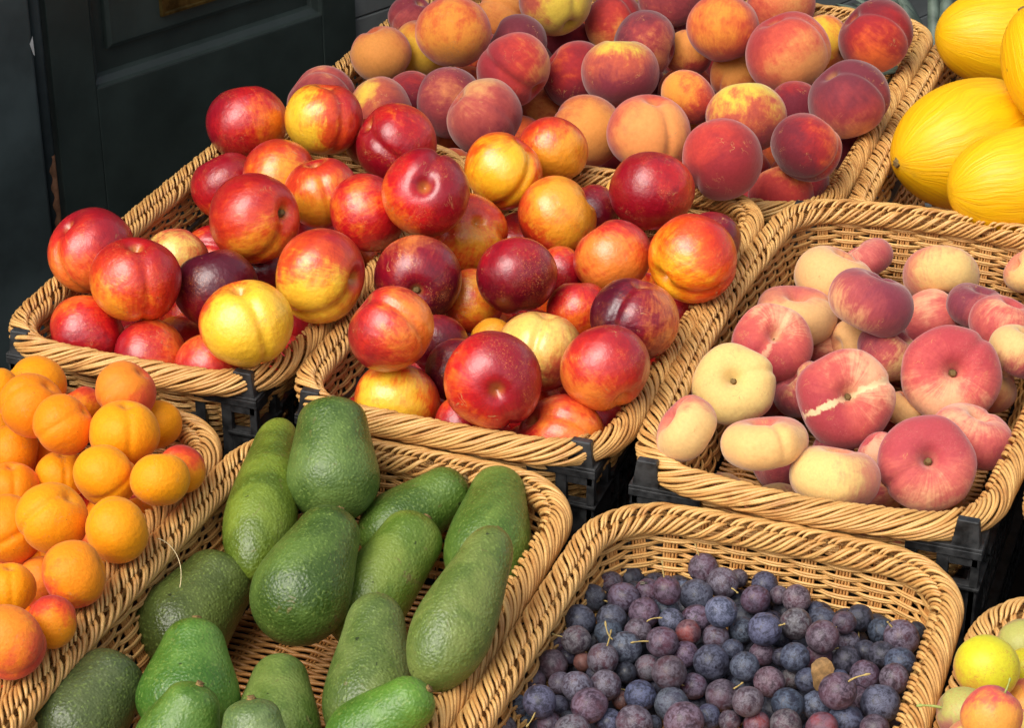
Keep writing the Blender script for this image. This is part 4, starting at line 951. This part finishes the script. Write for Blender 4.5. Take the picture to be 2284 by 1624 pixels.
# ---- melons
def melon_mesh(seed, asp):
    V, F = ICO5; r = 1 + bumpy(V, .03, 1.2, seed) + .05 * np.exp(-((1 - V[:, 2]) / .06)) 
    V = V * r[:, None]; V[:, 2] *= asp; return V, F
ML = [((2083, 75), (2400, 95), 112, .02, 'upper yellow melon lying beside the pineapple leaves'),
      ((1984, 372), (2350, 272), 146, .0, 'largest yellow melon with its stem end pointing left'),
      ((2420, 300), (2290, 20), 112, .10, 'yellow melon standing at the right edge on top of the others'),
      ((2110, 432), (2440, 380), 122, .035, 'front yellow melon half hidden by the flat peach basket rim')]
for i, ((u0, v0), (u1, v1), rp, h, lab) in enumerate(ML):
    z = ZP + h; um, vm = (u0 + u1) / 2, (v0 + v1) / 2
    m = at_z(um, vm, z + .01); dist = np.linalg.norm(m - CAM); 
    half = math.hypot(u1 - u0, v1 - v0) / 2 / FPX * (m - CAM) @ (-MR[:, 2]); R = rp / FPX * ((m - CAM) @ (-MR[:, 2]))
    ax = img_dir(u0 - u1, -(v0 - v1), 60 if i != 1 else 150) * (1 if i == 1 else -1); half = max(half, R * 1.15)
    V, F = melon_mesh(i + 5, half / R)
    o = link(bpy.data.objects.new('yellow_melon', mesh_from('yellow_melon', V * R, F, M_MELON)))
    Z = ax; X = img_dir(0, 0, 1); X = X - Z * (X @ Z); X /= np.linalg.norm(X); Y = np.cross(Z, X)
    o.matrix_world = Matrix.Translation(Vector(m)) @ Matrix([list(k) for k in np.stack([X, Y, Z], 1)]).to_4x4()
    tag(o, lab, 'melon', 'yellow melons in the right back basket'); o['seed'] = [random.uniform(-9, 9) for _ in range(3)]
    s = link(bpy.data.objects.new('stem', stub('stem', .0050, .0036, .0035, M_GSTALK.materials[0] if False else M_STEM, .2, i)), o)
    s.matrix_local = Matrix.Translation((0, 0, half * 1.040))

# ---- yellow and pink egg plums, lower right
PV = {'Y': (lin(206, 198, 40), lin(206, 150, 56), lin(190, 84, 80)), 'P': (lin(214, 190, 96), lin(208, 120, 96), lin(160, 70, 96)),
      'O': (lin(236, 160, 66), lin(212, 86, 76), lin(178, 66, 96)), 'G': (lin(176, 174, 92), lin(170, 110, 96), lin(136, 70, 84))}
VL = [(2282, 1442, 56, 0, 'G', .1, (0, .3, .8), 'pale greenish pink plum at the back of the lower right basket', 0), (2201, 1490, 68, 1, 'Y', -.05, (.2, .6, .6), 'bright yellow-green plum at the left of the lower right basket', 0),
      (2150, 1592, 56, 0, 'G', .3, (-.1, .6, .5), 'purplish green plum with a long green stalk reaching left over the rim', 1), (2212, 1598, 63, 1, 'O', .25, (-.2, -.5, .8), 'speckled orange and pink plum with a curled green stalk', 1),
      (2284, 1580, 60, 0, 'O', .3, (0, 0, 1), 'orange-brown plum cut by the lower right corner', 0), (2290, 1500, 50, 0, 'Y', -.2, (0, 0, 1), 'yellow plum edge at the right border of the picture', 0),
      (2300, 1650, 62, 0, 'P', .3, (0, 0, 1), 'pink plum just below the lower right corner', 0), (2170, 1670, 62, 0, 'P', .3, (0, 0, 1), 'pinkish plum below the speckled orange one', 0)]
for (u, v, rp, ly, pal, cov, yd, lab, stk) in sorted(VL, key=lambda q: (q[3], q[1])):
    p, r, h = settle(u, v, rp, 'V', -.02 if ly == 0 else .0)
    stem = {'purplish green': (-.95, .25, .1), 'speckled orange': (.45, .9, .2)}.get(' '.join(lab.split()[:2]), (-.3, .5, -.4))
    o = put('egg_plum', random.choice(VICT), p, r, frame_for(stem, 120), lab, 'plum', 'yellow and pink plums in the lower right basket', jit(PV[pal], .03), yd, cov, 1.12)
    if stk: child(o, 'stalk', GSTALK, Matrix.Translation((0, 0, .80)) @ Matrix.Scale(1.0 if 'purplish' in lab else .6, 4))

# ---- small dusky plums
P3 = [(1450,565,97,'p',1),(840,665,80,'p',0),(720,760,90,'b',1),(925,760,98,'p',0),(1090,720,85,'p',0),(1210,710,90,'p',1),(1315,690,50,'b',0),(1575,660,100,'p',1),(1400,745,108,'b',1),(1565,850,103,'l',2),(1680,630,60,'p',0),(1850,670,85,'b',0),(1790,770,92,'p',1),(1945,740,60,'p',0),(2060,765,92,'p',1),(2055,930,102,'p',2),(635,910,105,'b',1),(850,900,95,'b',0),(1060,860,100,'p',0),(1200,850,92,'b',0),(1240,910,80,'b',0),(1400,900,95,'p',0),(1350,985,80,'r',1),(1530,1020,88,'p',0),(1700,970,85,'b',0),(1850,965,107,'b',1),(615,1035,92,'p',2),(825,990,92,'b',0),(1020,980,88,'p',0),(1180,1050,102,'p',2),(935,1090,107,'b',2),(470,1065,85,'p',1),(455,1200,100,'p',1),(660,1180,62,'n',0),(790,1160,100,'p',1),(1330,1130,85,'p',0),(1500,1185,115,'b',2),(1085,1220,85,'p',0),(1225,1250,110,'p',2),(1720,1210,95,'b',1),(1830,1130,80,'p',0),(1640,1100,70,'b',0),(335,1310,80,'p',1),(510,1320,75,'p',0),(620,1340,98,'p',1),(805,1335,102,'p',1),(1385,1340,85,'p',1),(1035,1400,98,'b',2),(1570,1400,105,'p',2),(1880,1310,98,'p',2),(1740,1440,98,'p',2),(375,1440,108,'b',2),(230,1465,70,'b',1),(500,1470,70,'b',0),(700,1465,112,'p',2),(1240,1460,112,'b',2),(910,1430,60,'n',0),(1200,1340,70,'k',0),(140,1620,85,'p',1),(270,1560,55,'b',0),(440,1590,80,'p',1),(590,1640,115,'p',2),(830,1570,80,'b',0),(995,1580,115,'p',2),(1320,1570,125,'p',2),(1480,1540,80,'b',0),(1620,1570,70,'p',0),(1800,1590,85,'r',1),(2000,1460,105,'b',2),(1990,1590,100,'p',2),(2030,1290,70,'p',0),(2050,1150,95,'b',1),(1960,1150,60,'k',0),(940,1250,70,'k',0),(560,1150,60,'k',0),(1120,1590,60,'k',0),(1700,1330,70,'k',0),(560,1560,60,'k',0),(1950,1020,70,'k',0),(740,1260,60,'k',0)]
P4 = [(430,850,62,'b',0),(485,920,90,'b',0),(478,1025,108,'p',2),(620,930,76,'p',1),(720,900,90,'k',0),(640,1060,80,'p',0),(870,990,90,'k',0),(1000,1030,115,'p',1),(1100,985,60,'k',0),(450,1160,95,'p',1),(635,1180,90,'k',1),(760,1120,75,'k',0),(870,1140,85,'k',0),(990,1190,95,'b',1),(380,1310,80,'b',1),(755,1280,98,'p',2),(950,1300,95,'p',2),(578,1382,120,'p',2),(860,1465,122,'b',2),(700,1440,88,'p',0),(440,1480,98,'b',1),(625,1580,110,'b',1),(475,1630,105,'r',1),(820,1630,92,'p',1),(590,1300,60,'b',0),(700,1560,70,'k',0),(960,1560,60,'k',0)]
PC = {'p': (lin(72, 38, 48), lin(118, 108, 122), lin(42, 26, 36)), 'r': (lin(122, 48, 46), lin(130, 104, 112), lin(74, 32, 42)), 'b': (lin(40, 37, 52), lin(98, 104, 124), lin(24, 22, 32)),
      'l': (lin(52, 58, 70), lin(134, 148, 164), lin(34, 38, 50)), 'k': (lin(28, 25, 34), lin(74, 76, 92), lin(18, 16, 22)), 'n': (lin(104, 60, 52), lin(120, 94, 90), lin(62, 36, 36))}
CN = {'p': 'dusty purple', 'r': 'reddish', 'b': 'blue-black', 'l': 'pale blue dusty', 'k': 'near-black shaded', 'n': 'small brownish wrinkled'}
PL = [(1076 + .3402 * x, 1076 + .3402 * y, .3402 * r, c, l) for x, y, r, c, l in P3] + [(1673.6 + .3375 * x, 1075.9 + .3375 * y, .3375 * r, c, l) for x, y, r, c, l in P4]
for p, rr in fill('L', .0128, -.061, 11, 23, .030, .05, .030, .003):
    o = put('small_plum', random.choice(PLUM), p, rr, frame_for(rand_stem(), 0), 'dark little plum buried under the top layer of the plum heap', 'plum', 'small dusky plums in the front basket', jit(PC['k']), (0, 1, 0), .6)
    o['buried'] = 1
# names for the places in the heap
rows_ = sorted(PL, key=lambda q: q[1]); NB = 13; bands = {}
for i, q in enumerate(rows_): bands.setdefault(min(NB - 1, int((q[1] - 1255) / 30)), []).append(q)
ORD = ['first', 'second', 'third', 'fourth', 'fifth', 'sixth', 'seventh', 'eighth', 'ninth', 'tenth', 'eleventh', 'twelfth', 'thirteenth', 'fourteenth']
lab_of = {}
STK = {(1850,965),(615,1035),(1180,1050),(1570,1400),(1880,1310),(375,1440),(1575,660),(1450,565),(1385,1340),(805,1335),(790,1160),(720,760),(1210,710),(1020,980),(935,1090)}
STKP = {(round(1076 + .3402 * a), round(1076 + .3402 * b)) for a, b in STK} | {(round(1673.6 + .3375 * a), round(1075.9 + .3375 * b)) for a, b in ((1000,1030),(380,1310),(578,1382),(720,900),(450,1160),(620,930))}
for bi, L_ in bands.items():
    L_.sort()
    for j, q in enumerate(L_):
        wst = 'with pale stalk' if (round(q[0]), round(q[1])) in STKP else ''
        lab_of[q] = f"{CN[q[3]]} plum{' ' + wst if wst else ''}, {ORD[j]} from left in {ORD[bi]} row from the back"
for q in sorted(PL, key=lambda q: (q[4], q[1])):
    u, v, rp, c, ly = q
    p, r, h = settle(u, v, rp * 1.02, 'L', {0: -.056, 1: -.047, 2: -.036}[ly], slack=.93)
    if h > .07: print('HIGHPLUM', u, v, h)
    st = (round(u), round(v)) in STKP
    stem = (random.uniform(-.9, .9), random.uniform(-.5, 1), random.uniform(.0, .5)) if st else (random.uniform(-1, 1), random.uniform(-1, .3), random.uniform(-1, -.2))
    o = put('small_plum', random.choice(PLUM), p, r, frame_for(stem, random.uniform(-180, 180)), lab_of[q], 'plum', 'small dusky plums in the front basket', jit(PC[c], .12), (random.uniform(-1, 1), random.uniform(-1, 1), 0), random.uniform(.55, 1.0), random.uniform(1.0, 1.1))
    if st or random.random() < .10 and c != 'k':
        if not st: o['label'] = o['label'].replace(' plum,', ' plum with short stalk,')
        child(o, 'stalk', random.choice(STALK), Matrix.Translation((0, 0, .88)))

# ---- pineapple leaves behind the peach and melon baskets
px = at_z(2040, 60, ZP); pb = empty('pineapple', (px[0] + .02, 2.80, ZP - .13)); tag(pb, 'grey-green pineapple crown lying behind the peaches and melons', 'pineapple')
V, F = ICO4; Vb = V * np.array([.055, .055, .085]); Vb[:, 2] -= .02
link(bpy.data.objects.new('fruit_body', mesh_from('fruit_body', Vb, F, simple('pineapple_rind', (.16, .08, .02), .6, .4, 60, .8))), pb)
rg = np.random.default_rng(3); LV = []; LF = []
for i in range(120):
    az = rg.uniform(0, 2 * math.pi); el = rg.uniform(.0, 1.25); Ln = rg.uniform(.14, .24); wd = rg.uniform(.010, .017); K = 10
    d = np.array([math.cos(az) * math.cos(el), math.sin(az) * math.cos(el), math.sin(el)]); side = np.array([-math.sin(az), math.cos(az), 0]); up = np.cross(d, side) * -1
    base = np.array([0, 0, .03]) + d * .01; i0 = len(LV)
    for k in range(K):
        t = k / (K - 1); droop = -.10 * t * t * (1.3 - el * .6) ; c = base + d * Ln * t + np.array([0, 0, droop]); ww = wd * (1 - t) ** .7 * (.75 + .5 * t) + .0004
        LV += [tuple(c - side * ww + up * ww * .35), tuple(c - up * ww * .15), tuple(c + side * ww + up * ww * .35)]
    for k in range(K - 1):
        for s in (0, 1): a = i0 + k * 3 + s; LF.append((a, a + 1, a + 4, a + 3))
cr = link(bpy.data.objects.new('leaf_crown', mesh_from('leaf_crown', LV, LF, M_PINE)), pb)
so_ = cr.modifiers.new('solid', 'SOLIDIFY'); so_.thickness = .0012

# ---- small things
def curve_obj(name, pts, rad, mat, label, cat):
    V, F = tubes(np.array(pts)[None], rad, 6); o = link(bpy.data.objects.new(name, mesh_from(name, V, F, mat))); tag(o, label, cat); return o
c0 = at_z(372, 1210, ZA + .012)
pts = []
for t in np.linspace(0, 1, 24):
    uu = 352 + 52 * math.sin(t * 1.9) ; vv = 1202 + 110 * t ** 1.3 - 8 * math.sin(t * 3)
    pts.append(at_z(uu, vv, ZA + .012 - .022 * t))
curve_obj('loose_fibre', pts, .0003, M_FIBRE, 'thin pale cane fibre curling loose from the avocado basket rim', 'fibre')
# a small fly on the plum basket rim
fp = at_z(1437, 1304, ZA + .0022); fly = empty('fly', tuple(fp), .6); tag(fly, 'tiny fly resting on the left rim of the small plum basket', 'fly')
M_FLY = simple('fly_body', (.03, .028, .02), .4, .3, 900, .2); M_WING = simple('fly_wing', (.16, .14, .10), .3, .2, 900, 0)
V, F = ico(3); link(bpy.data.objects.new('abdomen', mesh_from('abdomen', V * np.array([.0021, .0011, .0010]) + np.array([-.0016, 0, .0008]), F, M_FLY)), fly)
link(bpy.data.objects.new('thorax', mesh_from('thorax', V * np.array([.0012, .0010, .0010]) + np.array([.0006, 0, .0010]), F, M_FLY)), fly)
link(bpy.data.objects.new('head', mesh_from('head', V * np.array([.0007, .0009, .0008]) + np.array([.0021, 0, .0009]), F, M_FLY)), fly)
for sg in (-1, 1):
    link(bpy.data.objects.new('wing', mesh_from('wing', (V * np.array([.0021, .0008, .00008])) + np.array([-.0016, sg * .0012, .0018]), F, M_WING)), fly)
    for lx in (-.0004, .0006, .0015):
        q = np.array([[lx, sg * .0006, .0008], [lx * 1.5, sg * .0018, .0014], [lx * 2, sg * .0027, -.0006]]); V2, F2 = tubes(q[None], .00012, 5)
        link(bpy.data.objects.new('leg', mesh_from('leg', V2, F2, M_FLY)), fly)
# dried leaf scrap among the plums
lp, lr, lh = settle(1828, 1500, 9, 'L', -.02)
bm = bmesh.new(); vs = []
for i in range(14):
    a = 2 * math.pi * i / 14; vs.append(bm.verts.new((.008 * math.cos(a) * (1 + .2 * math.sin(3 * a)), .013 * math.sin(a), .002 * math.sin(2 * a))))
bm.faces.new(vs); bmesh.ops.triangulate(bm, faces=bm.faces); me = bpy.data.meshes.new('dried_leaf'); bm.to_mesh(me); bm.free(); me.materials.append(M_LEAF)
lf = link(bpy.data.objects.new('dried_leaf', me)); lf.location = lp + img_dir(0, 0, 1) * .012; lf.rotation_euler = (.9, .2, .3)
m_ = lf.modifiers.new('solid', 'SOLIDIFY'); m_.thickness = .0008; tag(lf, 'curled brown scrap of leaf lying among the small plums', 'leaf')
bpy.context.view_layer.update()

# ---- leave out buried fruit that no gap shows; name the ones that do show
def cull_buried():
    Sx = 4; Wd, Hd = 2284 // Sx, 1624 // Sx; zb = np.full((Hd, Wd), 1e9); idb = np.full((Hd, Wd), -1)
    obs = [o for o in sc.collection.objects if o.get('category') in ('nectarine', 'peach', 'flat peach', 'apricot', 'plum')]
    for i, o in enumerate(obs):
        p = np.array(o.matrix_world.translation); c = MR.T @ (p - CAM); dz = -c[2]
        u = CX + FPX * c[0] / dz; v = CY - FPX * c[1] / dz; r = max(o.matrix_world.to_scale()) * FPX / dz * .93
        if 'flat' in o['category']: r *= .8
        x0, x1 = int(max(0, (u - r) / Sx)), int(min(Wd, (u + r) / Sx + 1)); y0, y1 = int(max(0, (v - r) / Sx)), int(min(Hd, (v + r) / Sx + 1))
        if x1 <= x0 or y1 <= y0: continue
        yy, xx = np.mgrid[y0:y1, x0:x1]; d2 = ((xx + .5) * Sx - u) ** 2 + ((yy + .5) * Sx - v) ** 2
        z = np.where(d2 < r * r, dz - np.sqrt(np.maximum(0, r * r - d2)) / FPX * dz, 1e9)
        m = z < zb[y0:y1, x0:x1]; zb[y0:y1, x0:x1][m] = z[m]; idb[y0:y1, x0:x1][m] = i
    cnt = np.bincount(idb[idb >= 0].ravel(), minlength=len(obs)); seen = {}
    for i, o in enumerate(obs):
        if 'buried' not in o['label']: continue
        if cnt[i] < 4: bpy.data.objects.remove(o); continue
        c = MR.T @ (np.array(o.matrix_world.translation) - CAM); seen.setdefault(o['label'], []).append((CY + FPX * c[1] / c[2] * 1.0, CX - FPX * c[0] / c[2], o))
    NUM = ORD + ['fifteenth', 'sixteenth', 'seventeenth', 'eighteenth', 'nineteenth', 'twentieth']
    for lab, L_ in seen.items():
        short = lab.split(' buried')[0]; where = {'left nect': 'left nectarine heap', 'middle ne': 'middle nectarine heap', 'round pea': 'peach heap', 'flat peac': 'flat peach heap', 'apricot b': 'apricot heap', 'top layer': 'plum heap'}
        wh = [w_ for k_, w_ in where.items() if k_ in lab.split(' buried')[1]][0]
        L_.sort(key=lambda q: -q[0] if False else q[0]); n = len(L_); per = 6 if n < 60 else 8; nb = (n + per - 1) // per
        for b_ in range(nb):
            seg = sorted(L_[b_ * per:(b_ + 1) * per], key=lambda q: q[1])
            for j, q in enumerate(seg):
                q[2]['label'] = f"{short} deep in the {wh}, {NUM[j]} from left in {NUM[min(b_, 19)]} hidden row"
        print(lab[:50], n)
cull_buried()
over = [o['label'] for o in sc.collection.objects if o.get('label') and len(o['label'].replace('-', ' ').split()) > 16]
for l_ in over: print('LONG', l_)
bpy.context.view_layer.update()
